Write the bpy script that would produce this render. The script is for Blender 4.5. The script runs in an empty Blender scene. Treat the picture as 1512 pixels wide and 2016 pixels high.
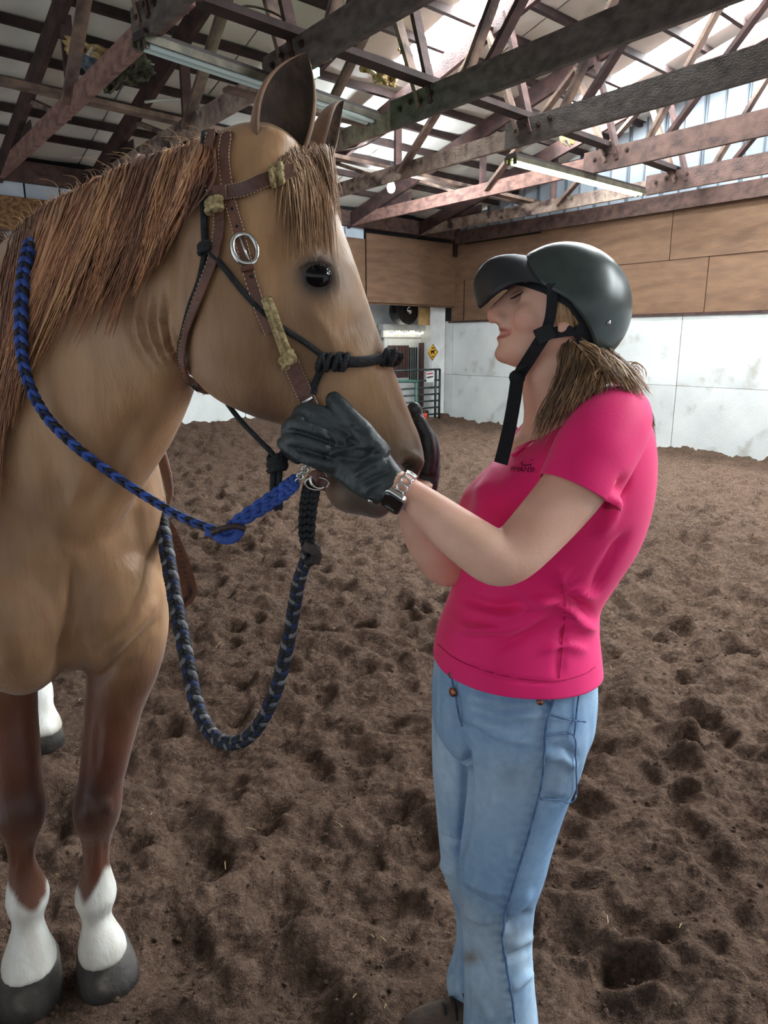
import bpy, bmesh, math, random
import numpy as np
from mathutils import Vector, Matrix

scene = bpy.context.scene
COL = scene.collection
random.seed(7)
RNG = np.random.default_rng(7)

# ------------------------------------------------------------------ camera
FPX = 1400.0
CAM_H = 1.55
PITCH = math.atan(333 / FPX)
CP, SP = math.cos(PITCH), math.sin(PITCH)
EYE = np.array([0, 0, CAM_H])
CR = np.array([1.0, 0, 0]); CF = np.array([0, CP, -SP]); CU = np.array([0, SP, CP])
cam_data = bpy.data.cameras.new('camera')
cam_data.sensor_fit = 'VERTICAL'
cam_data.sensor_height = 36.0
cam_data.lens = 36.0 * FPX / 2016.0
cam_data.clip_start = 0.05
cam_ob = bpy.data.objects.new('camera', cam_data)
cam_ob.location = (0, 0, CAM_H)
cam_ob.rotation_euler = (math.pi / 2 - PITCH, 0, 0)
COL.objects.link(cam_ob)
scene.camera = cam_ob

# ------------------------------------------------------------------ world, exposure
world = bpy.data.worlds.new('world'); scene.world = world
world.use_nodes = True
bg = world.node_tree.nodes['Background']
bg.inputs[0].default_value = (0.86, 0.93, 1.0, 1)
bg.inputs[1].default_value = 0.80
scene.view_settings.view_transform = 'Standard'
scene.view_settings.look = 'None'
scene.view_settings.gamma = 1.0
scene.view_settings.use_curve_mapping = False
scene.view_settings.exposure = 0.40
SKYLIGHT = 92.0

# ------------------------------------------------------------------ helpers
def ray(px, py):
    return CR * ((px - 756) / FPX) + CU * ((1008 - py) / FPX) + CF
def P(px, py, d):
    "world point on the sight line through a photo pixel, d metres deep"
    return EYE + ray(px, py) * d
def Pz(px, py, z):
    r = ray(px, py); return EYE + r * ((z - CAM_H) / r[2])
def Py(px, py, y):
    r = ray(px, py); return EYE + r * (y / r[1])
def proj(V):
    q = np.asarray(V, float) - EYE
    d = q @ CF
    return 756 + FPX * (q @ CR) / d, 1008 - FPX * (q @ CU) / d, d
def nrm(v):
    v = np.asarray(v, float); return v / (np.linalg.norm(v) + 1e-12)
def srgb(r, g, b):
    f = lambda c: (c / 255 / 12.92) if c <= 10.3 else (((c / 255) + 0.055) / 1.055) ** 2.4
    return (f(r), f(g), f(b))

# building frame: s along the gable wall (from the corner), t along the eave wall, z up
GA = np.array([0.60937564, -0.79288166, 0.0]); GB = np.array([-0.75245003, -0.65864934, 0.0])
CORNER = np.array([1.37456276, 14.61674603, 0.0])
GMI = np.linalg.inv(np.array([GA[:2], GB[:2]]).T)
GSA = np.array([*GMI[0], 0.0]); GTB = np.array([*GMI[1], 0.0])
def W(s, t, z): return CORNER + GA * s + GB * t + np.array([0, 0, z])
def ST(p): return float(GSA @ (p - CORNER)), float(GTB @ (p - CORNER))
def on_t(px, py, t):
    "(s, z) where a sight line meets the plane t = const"
    r = ray(px, py); k = (t - GTB @ (EYE - CORNER)) / (GTB @ r); p = EYE + r * k
    return float(GSA @ (p - CORNER)), float(p[2])
def on_s(px, py, s):
    r = ray(px, py); k = (s - GSA @ (EYE - CORNER)) / (GSA @ r); p = EYE + r * k
    return float(GTB @ (p - CORNER)), float(p[2])

# ---- mesh building
class MB:
    def __init__(self): self.V = []; self.F = []; self.n = 0
    def add(self, V, F):
        V = np.asarray(V, float).reshape(-1, 3)
        self.V.append(V); self.F += [tuple(i + self.n for i in f) for f in F]; self.n += len(V)
        return self
    def data(self): return np.concatenate(self.V) if self.V else np.zeros((0, 3)), self.F
BOXF = [(0, 3, 2, 1), (4, 5, 6, 7), (0, 1, 5, 4), (1, 2, 6, 5), (2, 3, 7, 6), (3, 0, 4, 7)]
def box_vf(c, ax, ay, az):
    "box around c with half-axes ax, ay, az"
    c = np.asarray(c, float); ax, ay, az = map(lambda q: np.asarray(q, float), (ax, ay, az))
    if np.dot(np.cross(ax, ay), az) < 0: ax = -ax
    V = [c - ax - ay - az, c + ax - ay - az, c + ax + ay - az, c - ax + ay - az,
         c - ax - ay + az, c + ax - ay + az, c + ax + ay + az, c - ax + ay + az]
    return np.array(V), BOXF
def beam_vf(p, q, w, h, up=(0, 0, 1)):
    p = np.asarray(p, float); q = np.asarray(q, float)
    d = nrm(q - p); s = nrm(np.cross(d, up)); u = np.cross(s, d)
    return box_vf((p + q) / 2, (q - p) / 2, s * w / 2, u * h / 2)
def catmull(pts, n):
    "smooth resample of the rows of pts at n even parameter steps"
    pts = np.asarray(pts, float); k = len(pts)
    if k == 2:
        u = np.linspace(0, 1, n)[:, None]; return pts[0] * (1 - u) + pts[1] * u
    u = np.linspace(0, k - 1 - 1e-9, n); i = u.astype(int); f = (u - i)[:, None]
    g = lambda j: pts[np.clip(j, 0, k - 1)]
    p0, p1, p2, p3 = g(i - 1), g(i), g(i + 1), g(i + 2)
    p0 = np.where((i == 0)[:, None], 2 * p1 - p2, p0); p3 = np.where((i == k - 2)[:, None], 2 * p2 - p1, p3)
    return 0.5 * (2 * p1 + (p2 - p0) * f + (2 * p0 - 5 * p1 + 4 * p2 - p3) * f ** 2 + (3 * p1 - p0 - 3 * p2 + p3) * f ** 3)
def rings_vf(R, cap=True, closed=False):
    "R: (k, n, 3) rings -> tube"
    R = np.asarray(R, float); k, n, _ = R.shape
    F = []
    for i in range(k - 1 + (1 if closed else 0)):
        a = i * n; b = ((i + 1) % k) * n
        for j in range(n):
            j2 = (j + 1) % n
            F.append((a + j, a + j2, b + j2, b + j))
    V = R.reshape(-1, 3)
    if cap and not closed:
        V = np.concatenate([V, R[0].mean(0)[None], R[-1].mean(0)[None]])
        c0, c1 = k * n, k * n + 1
        for j in range(n):
            j2 = (j + 1) % n
            F.append((c0, j2, j)); F.append((c1, (k - 1) * n + j, (k - 1) * n + j2))
    return V, F
def ell_ring(c, u, v, n=24, p=2.0):
    th = np.linspace(0, 2 * math.pi, n, endpoint=False)
    cu, sv = np.cos(th), np.sin(th)
    if p != 2.0:
        cu = np.sign(cu) * np.abs(cu) ** (2 / p); sv = np.sign(sv) * np.abs(sv) ** (2 / p)
    return np.asarray(c)[None] + cu[:, None] * np.asarray(u)[None] + sv[:, None] * np.asarray(v)[None]
def frames(path):
    "parallel-transport frames along a path"
    path = np.asarray(path, float)
    T = np.gradient(path, axis=0); T /= (np.linalg.norm(T, axis=1)[:, None] + 1e-12)
    ref = np.array([0, 0, 1.0]) if abs(T[0][2]) < 0.9 else np.array([0, 1.0, 0])
    N = np.zeros_like(T); N[0] = nrm(np.cross(T[0], ref))
    for i in range(1, len(T)):
        v = N[i - 1] - T[i] * np.dot(N[i - 1], T[i]); N[i] = nrm(v)
    return T, N, np.cross(T, N)
def tube_vf(path, r, n=8, cap=True, closed=False, flat=1.0, nref=None):
    path = np.asarray(path, float); T, N, B = frames(path)
    if nref is not None:
        nref = np.asarray(nref, float)
        N = nref - T * (T @ nref if nref.ndim == 1 else (T * nref).sum(1))[:, None]
        N /= np.linalg.norm(N, axis=1)[:, None] + 1e-12; B = np.cross(T, N)
    r = np.broadcast_to(np.asarray(r, float), (len(path),))
    R = np.array([ell_ring(path[i], N[i] * r[i] * flat, B[i] * r[i], n) for i in range(len(path))])
    return rings_vf(R, cap, closed)
def strap_vf(path, width, thick, nref):
    "flat strap: nref = direction (or per-point directions) of its face normal"
    path = np.asarray(path, float); T, _, _ = frames(path)
    nref = np.broadcast_to(np.asarray(nref, float), path.shape)
    N = nref - T * (T * nref).sum(1)[:, None]; N /= np.linalg.norm(N, axis=1)[:, None] + 1e-12
    B = np.cross(T, N); w = np.broadcast_to(np.asarray(width, float), (len(path),))[:, None] / 2
    e = thick * 0.25
    R = np.stack([path + B * w - N * (thick/2 - e), path + B * (w - e) - N * thick / 2, path - B * (w - e) - N * thick / 2, path - B * w - N * (thick/2 - e),
                  path - B * w + N * (thick/2 - e), path - B * (w - e) + N * thick / 2, path + B * (w - e) + N * thick / 2, path + B * w + N * (thick/2 - e)], 1)
    return rings_vf(R, True)
def lathe_vf(prof, c, axis, n=24):
    "prof: (r, h) pairs turned about axis through c"
    axis = nrm(axis); ref = np.array([0, 0, 1.0]) if abs(axis[2]) < 0.9 else np.array([1.0, 0, 0])
    u = nrm(np.cross(axis, ref)); v = np.cross(axis, u)
    R = np.array([ell_ring(np.asarray(c) + axis * h, u * max(r, 1e-5), v * max(r, 1e-5), n) for r, h in prof])
    return rings_vf(R, True)
def ball_vf(c, r, n=12):
    r = np.broadcast_to(np.asarray(r, float), (3,))
    k = max(5, n // 2 + 1); th = np.linspace(0.02, math.pi - 0.02, k)
    R = np.array([ell_ring(np.asarray(c) + np.array([0, 0, -math.cos(a) * r[2]]), np.array([math.sin(a) * r[0], 0, 0]), np.array([0, math.sin(a) * r[1], 0]), n) for a in th])
    return rings_vf(R, True)
def rot_ball_vf(c, ax, ay, az, n=14):
    V, F = ball_vf((0, 0, 0), 1.0, n)
    return np.asarray(c)[None] + V @ np.array([ax, ay, az]), F

def mesh_from(name, V, F, smooth):
    me = bpy.data.meshes.new(name)
    me.from_pydata([tuple(v) for v in V], [], F)
    if smooth: me.polygons.foreach_set('use_smooth', [True] * len(me.polygons))
    me.update()
    return me
def recenter(V, base):
    V = np.asarray(V, float); lo, hi = V.min(0), V.max(0)
    c = (lo + hi) / 2
    if base: c[2] = lo[2]
    return V - c, c
def empty(name, loc, label=None, cat=None, group=None, parent=None):
    o = bpy.data.objects.new(name, None); o.empty_display_size = 0.1
    COL.objects.link(o)
    loc = np.asarray(loc, float)
    if parent is not None:
        o.parent = parent; loc = loc - np.array(parent['_w'])
        o['_w'] = [float(x) for x in loc + np.array(parent['_w'])]
    else:
        o['_w'] = [float(x) for x in loc]
    o.location = loc
    tag(o, label, cat, group)
    return o
def tag(o, label=None, cat=None, group=None, kind=None):
    if label: o['label'] = label
    if cat: o['category'] = cat
    if group: o['group'] = group
    if kind: o['kind'] = kind
    return o
def add(name, VF, mat, parent=None, smooth=False, label=None, cat=None, group=None, kind=None, colors=None, base=False):
    "link one mesh object; vertices are given in world space"
    V, F = VF.data() if isinstance(VF, MB) else VF
    L, c = recenter(V, base)
    me = mesh_from(name, L, F, smooth)
    if colors is not None: set_col(me, colors)
    if mat is not None: me.materials.append(mat)
    o = bpy.data.objects.new(name, me); COL.objects.link(o)
    o['_w'] = [float(x) for x in c]
    if parent is not None:
        o.parent = parent; c = c - np.array(parent['_w'])
    o.location = c
    return tag(o, label, cat, group, kind)
def set_col(me, colors):
    a = me.color_attributes.new('Col', 'FLOAT_COLOR', 'POINT')
    C = np.ones((len(me.vertices), 4), np.float32); C[:, :3] = colors
    a.data.foreach_set('color', C.ravel())
def inst(src, name, loc, parent=None):
    "another object sharing src's mesh"
    o = bpy.data.objects.new(name, src.data); COL.objects.link(o)
    c = np.asarray(loc, float); o['_w'] = [float(x) for x in c]
    if parent is not None: o.parent = parent; c = c - np.array(parent['_w'])
    o.location = c; o.rotation_euler = src.rotation_euler
    return o
def remesh_vf(parts, voxel, smooth=4, factor=0.5):
    "union of closed shells into one smooth skin"
    mb = MB()
    for V, F in parts: mb.add(V, F)
    V, F = mb.data()
    me = mesh_from('tmp', V, F, False)
    o = bpy.data.objects.new('tmp', me); COL.objects.link(o)
    m = o.modifiers.new('r', 'REMESH'); m.mode = 'VOXEL'; m.voxel_size = voxel; m.use_smooth_shade = True
    if smooth:
        s = o.modifiers.new('s', 'SMOOTH'); s.factor = factor; s.iterations = smooth
    dg = bpy.context.evaluated_depsgraph_get()
    ev = o.evaluated_get(dg); m2 = bpy.data.meshes.new_from_object(ev)
    n = len(m2.vertices); A = np.zeros(n * 3, np.float32); m2.vertices.foreach_get('co', A)
    Fs = [tuple(p.vertices) for p in m2.polygons]
    bpy.data.objects.remove(o); bpy.data.meshes.remove(me); bpy.data.meshes.remove(m2)
    return A.reshape(-1, 3).astype(float), Fs
def normals_of(V, F):
    me = mesh_from('tmpn', V, F, False); n = len(V)
    A = np.zeros(n * 3, np.float32); me.vertex_normals.foreach_get('vector', A)
    bpy.data.meshes.remove(me)
    return A.reshape(-1, 3).astype(float)
def bulge(V, N, c, r, amt, squash=None):
    "push along the normals with a soft round falloff"
    d = V - np.asarray(c)
    w = np.exp(-((d ** 2).sum(1)) / (r * r))
    return V + N * (w * amt)[:, None]
def pull(V, c, r, vec):
    d = V - np.asarray(c); w = np.exp(-((d ** 2).sum(1)) / (r * r))
    return V + w[:, None] * np.asarray(vec)
def seg_dist(X, path):
    "distance from each row of X to a polyline, any dimension"
    X = np.asarray(X, float); path = np.asarray(path, float); best = np.full(len(X), 1e9)
    for a, b in zip(path[:-1], path[1:]):
        ab = b - a; u = np.clip(((X - a) @ ab) / (ab @ ab + 1e-12), 0, 1)
        best = np.minimum(best, np.linalg.norm(X - a - u[:, None] * ab, axis=1))
    return best
def seg_dist2(X, path):
    "distance and running parameter (0..1) along a polyline"
    X = np.asarray(X, float); path = np.asarray(path, float); best = np.full(len(X), 1e9); par = np.zeros(len(X))
    L = np.concatenate([[0], np.cumsum(np.linalg.norm(np.diff(path, axis=0), axis=1))])
    for k, (a, b) in enumerate(zip(path[:-1], path[1:])):
        ab = b - a; u = np.clip(((X - a) @ ab) / (ab @ ab + 1e-12), 0, 1)
        dd = np.linalg.norm(X - a - u[:, None] * ab, axis=1); m = dd < best
        best[m] = dd[m]; par[m] = ((L[k] + u * (L[k + 1] - L[k])) / L[-1])[m]
    return best, par
def crease(V, N, pix, width, depth, front=True, dmax=9.0, taper=0.3):
    "groove (depth < 0) or ridge along a line seen in the photo, width in pixels"
    x, y, d = proj(V)
    if len(pix) > 2: pix = catmull(pix, 4 * len(pix))
    ds, par = seg_dist2(np.stack([x, y], 1), pix)
    w = np.exp(-(ds / width) ** 2) * np.clip(np.minimum(par, 1 - par) / max(taper, 1e-6), 0, 1)
    if front: w = w * ((N * (V - EYE)).sum(1) < 0)
    w = w * (d < dmax)
    return V + N * (w * depth)[:, None]

class SkinMap:
    "visible depth and normal of a skin, looked up by photo pixel"
    def __init__(self, V, N, cell=5.0, fill=3):
        self.c = cell; self.ox, self.oy = -400.0, -200.0; nx, ny = int(2400 / cell), int(2600 / cell)
        x, y, d = proj(V); m = ((N * (V - EYE)).sum(1) < 0.0)
        i = ((x - self.ox) / cell).astype(int); j = ((y - self.oy) / cell).astype(int)
        m &= (i >= 0) & (i < nx) & (j >= 0) & (j < ny)
        k = np.where(m)[0]; k = k[np.argsort(-d[k])]
        D = np.full((ny, nx), np.nan); NN = np.zeros((ny, nx, 3))
        D[j[k], i[k]] = d[k]; NN[j[k], i[k]] = N[k]
        for _ in range(fill):
            bad = np.isnan(D); acc = np.zeros_like(D); cnt = np.zeros_like(D); an = np.zeros_like(NN)
            for a, b in ((0, 1), (0, -1), (1, 0), (-1, 0)):
                S = np.roll(D, (a, b), (0, 1)); ok = ~np.isnan(S); acc[ok] += S[ok]; cnt[ok] += 1; an += np.roll(NN, (a, b), (0, 1)) * ok[..., None]
            f = bad & (cnt > 0); D[f] = acc[f] / cnt[f]; NN[f] = an[f] / (np.linalg.norm(an[f], axis=1)[:, None] + 1e-9)
        self.D, self.N = D, NN; self.nx, self.ny = nx, ny
    def at(self, px, py):
        i = np.clip(((np.asarray(px, float) - self.ox) / self.c).astype(int), 0, self.nx - 1); j = np.clip(((np.asarray(py, float) - self.oy) / self.c).astype(int), 0, self.ny - 1)
        return self.D[j, i], self.N[j, i]
    def lay(self, pix, lift=0.004, n=None, dflt=None, sm=4):
        "pixel polyline laid on the skin -> points and normals"
        pix = np.asarray(pix, float)
        if n: pix = catmull(pix, n)
        D, NN = self.at(pix[:, 0], pix[:, 1])
        ok = ~np.isnan(D); idx = np.arange(len(D))
        if dflt is not None: D = np.where(ok, D, dflt); NN = np.where(ok[:, None], NN, -CF)
        else:
            D = np.interp(idx, idx[ok], D[ok]); NN = np.stack([np.interp(idx, idx[ok], NN[ok, k]) for k in range(3)], 1)
        for _ in range(sm):
            D[1:-1] = (D[:-2] + 2 * D[1:-1] + D[2:]) / 4; NN[1:-1] = (NN[:-2] + 2 * NN[1:-1] + NN[2:]) / 4
        NN /= np.linalg.norm(NN, axis=1)[:, None] + 1e-9
        X = EYE + np.stack([ray(a, b) for a, b in pix]) * D[:, None]
        return X + NN * lift, NN

# ---- value noise on arrays
_perm = np.random.default_rng(3).random((64, 64, 64))
def vnoise(Pn):
    Pn = np.asarray(Pn, float); i = np.floor(Pn).astype(int); f = Pn - i; f = f * f * (3 - 2 * f); i &= 63; j = (i + 1) & 63
    g = lambda a, b, c: _perm[a, b, c]
    x0, y0, z0 = i.T; x1, y1, z1 = j.T; fx, fy, fz = f.T
    l = lambda a, b, t: a + (b - a) * t
    return l(l(l(g(x0, y0, z0), g(x1, y0, z0), fx), l(g(x0, y1, z0), g(x1, y1, z0), fx), fy),
             l(l(g(x0, y0, z1), g(x1, y0, z1), fx), l(g(x0, y1, z1), g(x1, y1, z1), fx), fy), fz)
def fbm(Pn, oct=4, gain=0.5):
    Pn = np.asarray(Pn, float); v = 0; a = 1; t = 0
    for k in range(oct):
        v = v + a * vnoise(Pn * 2 ** k + 7.3 * k); t += a; a *= gain
    return v / t

# ---- materials
def nt(name):
    m = bpy.data.materials.new(name); m.use_nodes = True
    t = m.node_tree; b = t.nodes['Principled BSDF']
    return m, t, b
def mat(name, c1, c2=None, scale=6.0, rough=0.7, bump=0.0, bscale=40.0, stretch=(1, 1, 1), rotz=0.0, metal=0.0,
        vcol=False, spots=None, spot_scale=3.0, spot_lo=0.6, spot_hi=0.7, coords='Object', spec=0.4, sheen=0.0, coat=0.0, emit=None, estr=0.0, detail=6.0, lo=0.35, hi=0.65):
    m, t, b = nt(name); N = t.nodes; L = t.links
    tc = N.new('ShaderNodeTexCoord'); mp = N.new('ShaderNodeMapping')
    L.new(tc.outputs[coords], mp.inputs[0]); mp.inputs['Scale'].default_value = stretch; mp.inputs['Rotation'].default_value = (0, 0, rotz)
    def noise(sc, det=detail):
        n = N.new('ShaderNodeTexNoise'); n.inputs['Scale'].default_value = sc; n.inputs['Detail'].default_value = det
        L.new(mp.outputs[0], n.inputs['Vector']); return n
    def ramp(src, a, z):
        r = N.new('ShaderNodeMapRange'); r.inputs[1].default_value = a; r.inputs[2].default_value = z; L.new(src, r.inputs[0]); return r.outputs[0]
    def mix(fac, A, B, mode='MIX'):
        x = N.new('ShaderNodeMix'); x.data_type = 'RGBA'; x.blend_type = mode
        if isinstance(fac, (int, float)): x.inputs[0].default_value = fac
        else: L.new(fac, x.inputs[0])
        for k, q in ((6, A), (7, B)):
            if isinstance(q, tuple): x.inputs[k].default_value = (*q[:3], 1)
            else: L.new(q, x.inputs[k])
        return x.outputs[2]
    col = tuple(c1)
    if c2 is not None: col = mix(ramp(noise(scale).outputs[0], lo, hi), tuple(c1), tuple(c2))
    if spots is not None:
        col = mix(ramp(noise(spot_scale).outputs[0], spot_lo, spot_hi), col, tuple(spots))
    if vcol:
        a = N.new('ShaderNodeVertexColor'); a.layer_name = 'Col'
        col = mix(1.0, col, a.outputs[0], 'MULTIPLY')
    if isinstance(col, tuple): b.inputs['Base Color'].default_value = (*col[:3], 1)
    else: L.new(col, b.inputs['Base Color'])
    b.inputs['Roughness'].default_value = rough; b.inputs['Metallic'].default_value = metal
    b.inputs['Specular IOR Level'].default_value = spec
    if sheen: b.inputs['Sheen Weight'].default_value = sheen
    if coat: b.inputs['Coat Weight'].default_value = coat; b.inputs['Coat Roughness'].default_value = 0.15
    if emit: b.inputs['Emission Color'].default_value = (*emit, 1); b.inputs['Emission Strength'].default_value = estr
    if bump:
        bp = N.new('ShaderNodeBump'); bp.inputs['Strength'].default_value = bump; bp.inputs['Distance'].default_value = 0.02
        L.new(noise(bscale, 8).outputs[0], bp.inputs['Height']); L.new(bp.outputs[0], b.inputs['Normal'])
    return m
RZ = math.atan2(GA[1], GA[0])
M_iron = mat('rusty_iron', srgb(52, 46, 44), srgb(80, 62, 52), scale=20, rough=0.55, metal=0.7)
M_steel = mat('polished_steel', srgb(215, 215, 212), None, rough=0.22, metal=1.0)
# ------------------------------------------------------------------ building materials
def dirt_mat():
    m, t, b = nt('arena_dirt'); N = t.nodes; L = t.links
    tc = N.new('ShaderNodeTexCoord')
    def noise(sc, det, rough=.6):
        n = N.new('ShaderNodeTexNoise'); n.inputs['Scale'].default_value = sc; n.inputs['Detail'].default_value = det; n.inputs['Roughness'].default_value = rough; L.new(tc.outputs['Object'], n.inputs['Vector']); return n.outputs[0]
    def rng(src, a, z, lo=0., hi=1.):
        r = N.new('ShaderNodeMapRange'); r.inputs[1].default_value = a; r.inputs[2].default_value = z; r.inputs[3].default_value = lo; r.inputs[4].default_value = hi; L.new(src, r.inputs[0]); return r.outputs[0]
    def mix(f, A, B):
        x = N.new('ShaderNodeMix'); x.data_type = 'RGBA'; L.new(f, x.inputs[0])
        for k, q in ((6, A), (7, B)):
            if isinstance(q, tuple): x.inputs[k].default_value = (*q, 1)
            else: L.new(q, x.inputs[k])
        return x.outputs[2]
    c = mix(rng(noise(7, 5), .35, .65), srgb(100, 80, 68), srgb(72, 56, 47))
    c = mix(rng(noise(48, 4), .42, .7), c, srgb(124, 101, 86))
    c = mix(rng(noise(230, 2), .62, .72), c, srgb(150, 128, 110))
    L.new(c, b.inputs['Base Color']); b.inputs['Roughness'].default_value = .95; b.inputs['Specular IOR Level'].default_value = .12
    b1 = N.new('ShaderNodeBump'); b1.inputs['Strength'].default_value = 1.0; b1.inputs['Distance'].default_value = .04; L.new(noise(36, 6, .65), b1.inputs['Height'])
    b2 = N.new('ShaderNodeBump'); b2.inputs['Strength'].default_value = .8; b2.inputs['Distance'].default_value = .014; L.new(noise(150, 3), b2.inputs['Height']); L.new(b1.outputs[0], b2.inputs['Normal'])
    L.new(b2.outputs[0], b.inputs['Normal'])
    return m
M_dirt = dirt_mat()
M_white = mat('whitewashed_board', srgb(226, 229, 228), srgb(206, 210, 210), scale=1.6, rough=0.75, bump=0.15, bscale=30, spots=srgb(170, 166, 154), spot_scale=3.4, spot_lo=0.57, spot_hi=0.78)
M_ply = mat('weathered_plywood', srgb(122, 93, 71), srgb(108, 81, 62), scale=3.0, rough=0.75, bump=0.2, bscale=25, stretch=(1, 1, 4), spots=srgb(92, 68, 54), spot_scale=1.6, spot_lo=0.52, spot_hi=0.8)
M_osb = mat('strand_board', srgb(150, 112, 74), srgb(96, 66, 42), scale=26, rough=0.8, bump=0.15, bscale=40, detail=2)
M_plate = mat('rough_sawn_plate', srgb(104, 80, 72), srgb(70, 54, 50), scale=5, rough=0.85, bump=0.3, bscale=30, stretch=(0.3, 2, 2), rotz=-RZ)
M_chord_l = mat('mottled_chord_timber', srgb(160, 142, 128), srgb(108, 88, 80), scale=4, rough=0.85, bump=0.3, bscale=30, stretch=(0.4, 2, 2), rotz=-RZ, spots=srgb(62, 48, 46), spot_scale=3.2, spot_lo=0.55, spot_hi=0.66)
M_chord_d = mat('dark_chord_timber', srgb(98, 90, 84), srgb(66, 58, 54), scale=5, rough=0.8, bump=0.3, bscale=30, stretch=(0.25, 2, 3), rotz=-RZ)
M_chord_r = mat('reddish_chord_timber', srgb(148, 112, 100), srgb(104, 78, 72), scale=5, rough=0.85, bump=0.3, bscale=30, stretch=(0.25, 2, 3), rotz=-RZ)
M_top = mat('dark_red_rafter_timber', srgb(82, 58, 54), srgb(52, 38, 37), scale=4, rough=0.85, bump=0.3, bscale=30, stretch=(0.3, 2, 2), rotz=-RZ)
M_web = mat('web_timber', srgb(140, 116, 100), srgb(92, 74, 68), scale=5, rough=0.85, bump=0.3, bscale=30, spots=srgb(60, 48, 45), spot_scale=3, spot_lo=0.55, spot_hi=0.7)
M_purlin = mat('purlin_timber', srgb(66, 50, 47), srgb(46, 36, 35), scale=5, rough=0.85, bump=0.2, bscale=30)
M_roof = mat('roof_liner', srgb(226, 222, 212), srgb(206, 200, 188), scale=1.4, rough=0.6, bump=0.35, bscale=6, spots=srgb(170, 162, 148), spot_scale=1.7, spot_lo=0.6, spot_hi=0.8, spec=0.3)
M_siding = mat('pale_metal_siding', srgb(196, 208, 218), srgb(168, 180, 192), scale=2.2, rough=0.5, bump=0.15, bscale=8, stretch=(1, 1, .4))
M_rib = mat('siding_rib', srgb(128, 138, 148), None, rough=0.6)
M_tear = mat('torn_insulation', srgb(196, 170, 118), srgb(120, 92, 56), scale=9, rough=0.95, bump=0.7, bscale=25, spots=srgb(214, 206, 186), spot_scale=5, spot_lo=0.55, spot_hi=0.62)
M_teardark = mat('torn_liner_dark', srgb(112, 108, 84), srgb(66, 64, 54), scale=8, rough=0.9, bump=0.6, bscale=20)
def emis(name, c, s):
    m, t, b = nt(name); b.inputs['Base Color'].default_value = (*c, 1); b.inputs['Emission Color'].default_value = (*c, 1); b.inputs['Emission Strength'].default_value = s; b.inputs['Roughness'].default_value = .4
    return m
M_sky = emis('daylit_skylight_sheet', (0.9, 0.97, 1.0), SKYLIGHT)
M_void = mat('dark_void', srgb(26, 24, 24), None, rough=0.9)

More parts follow.
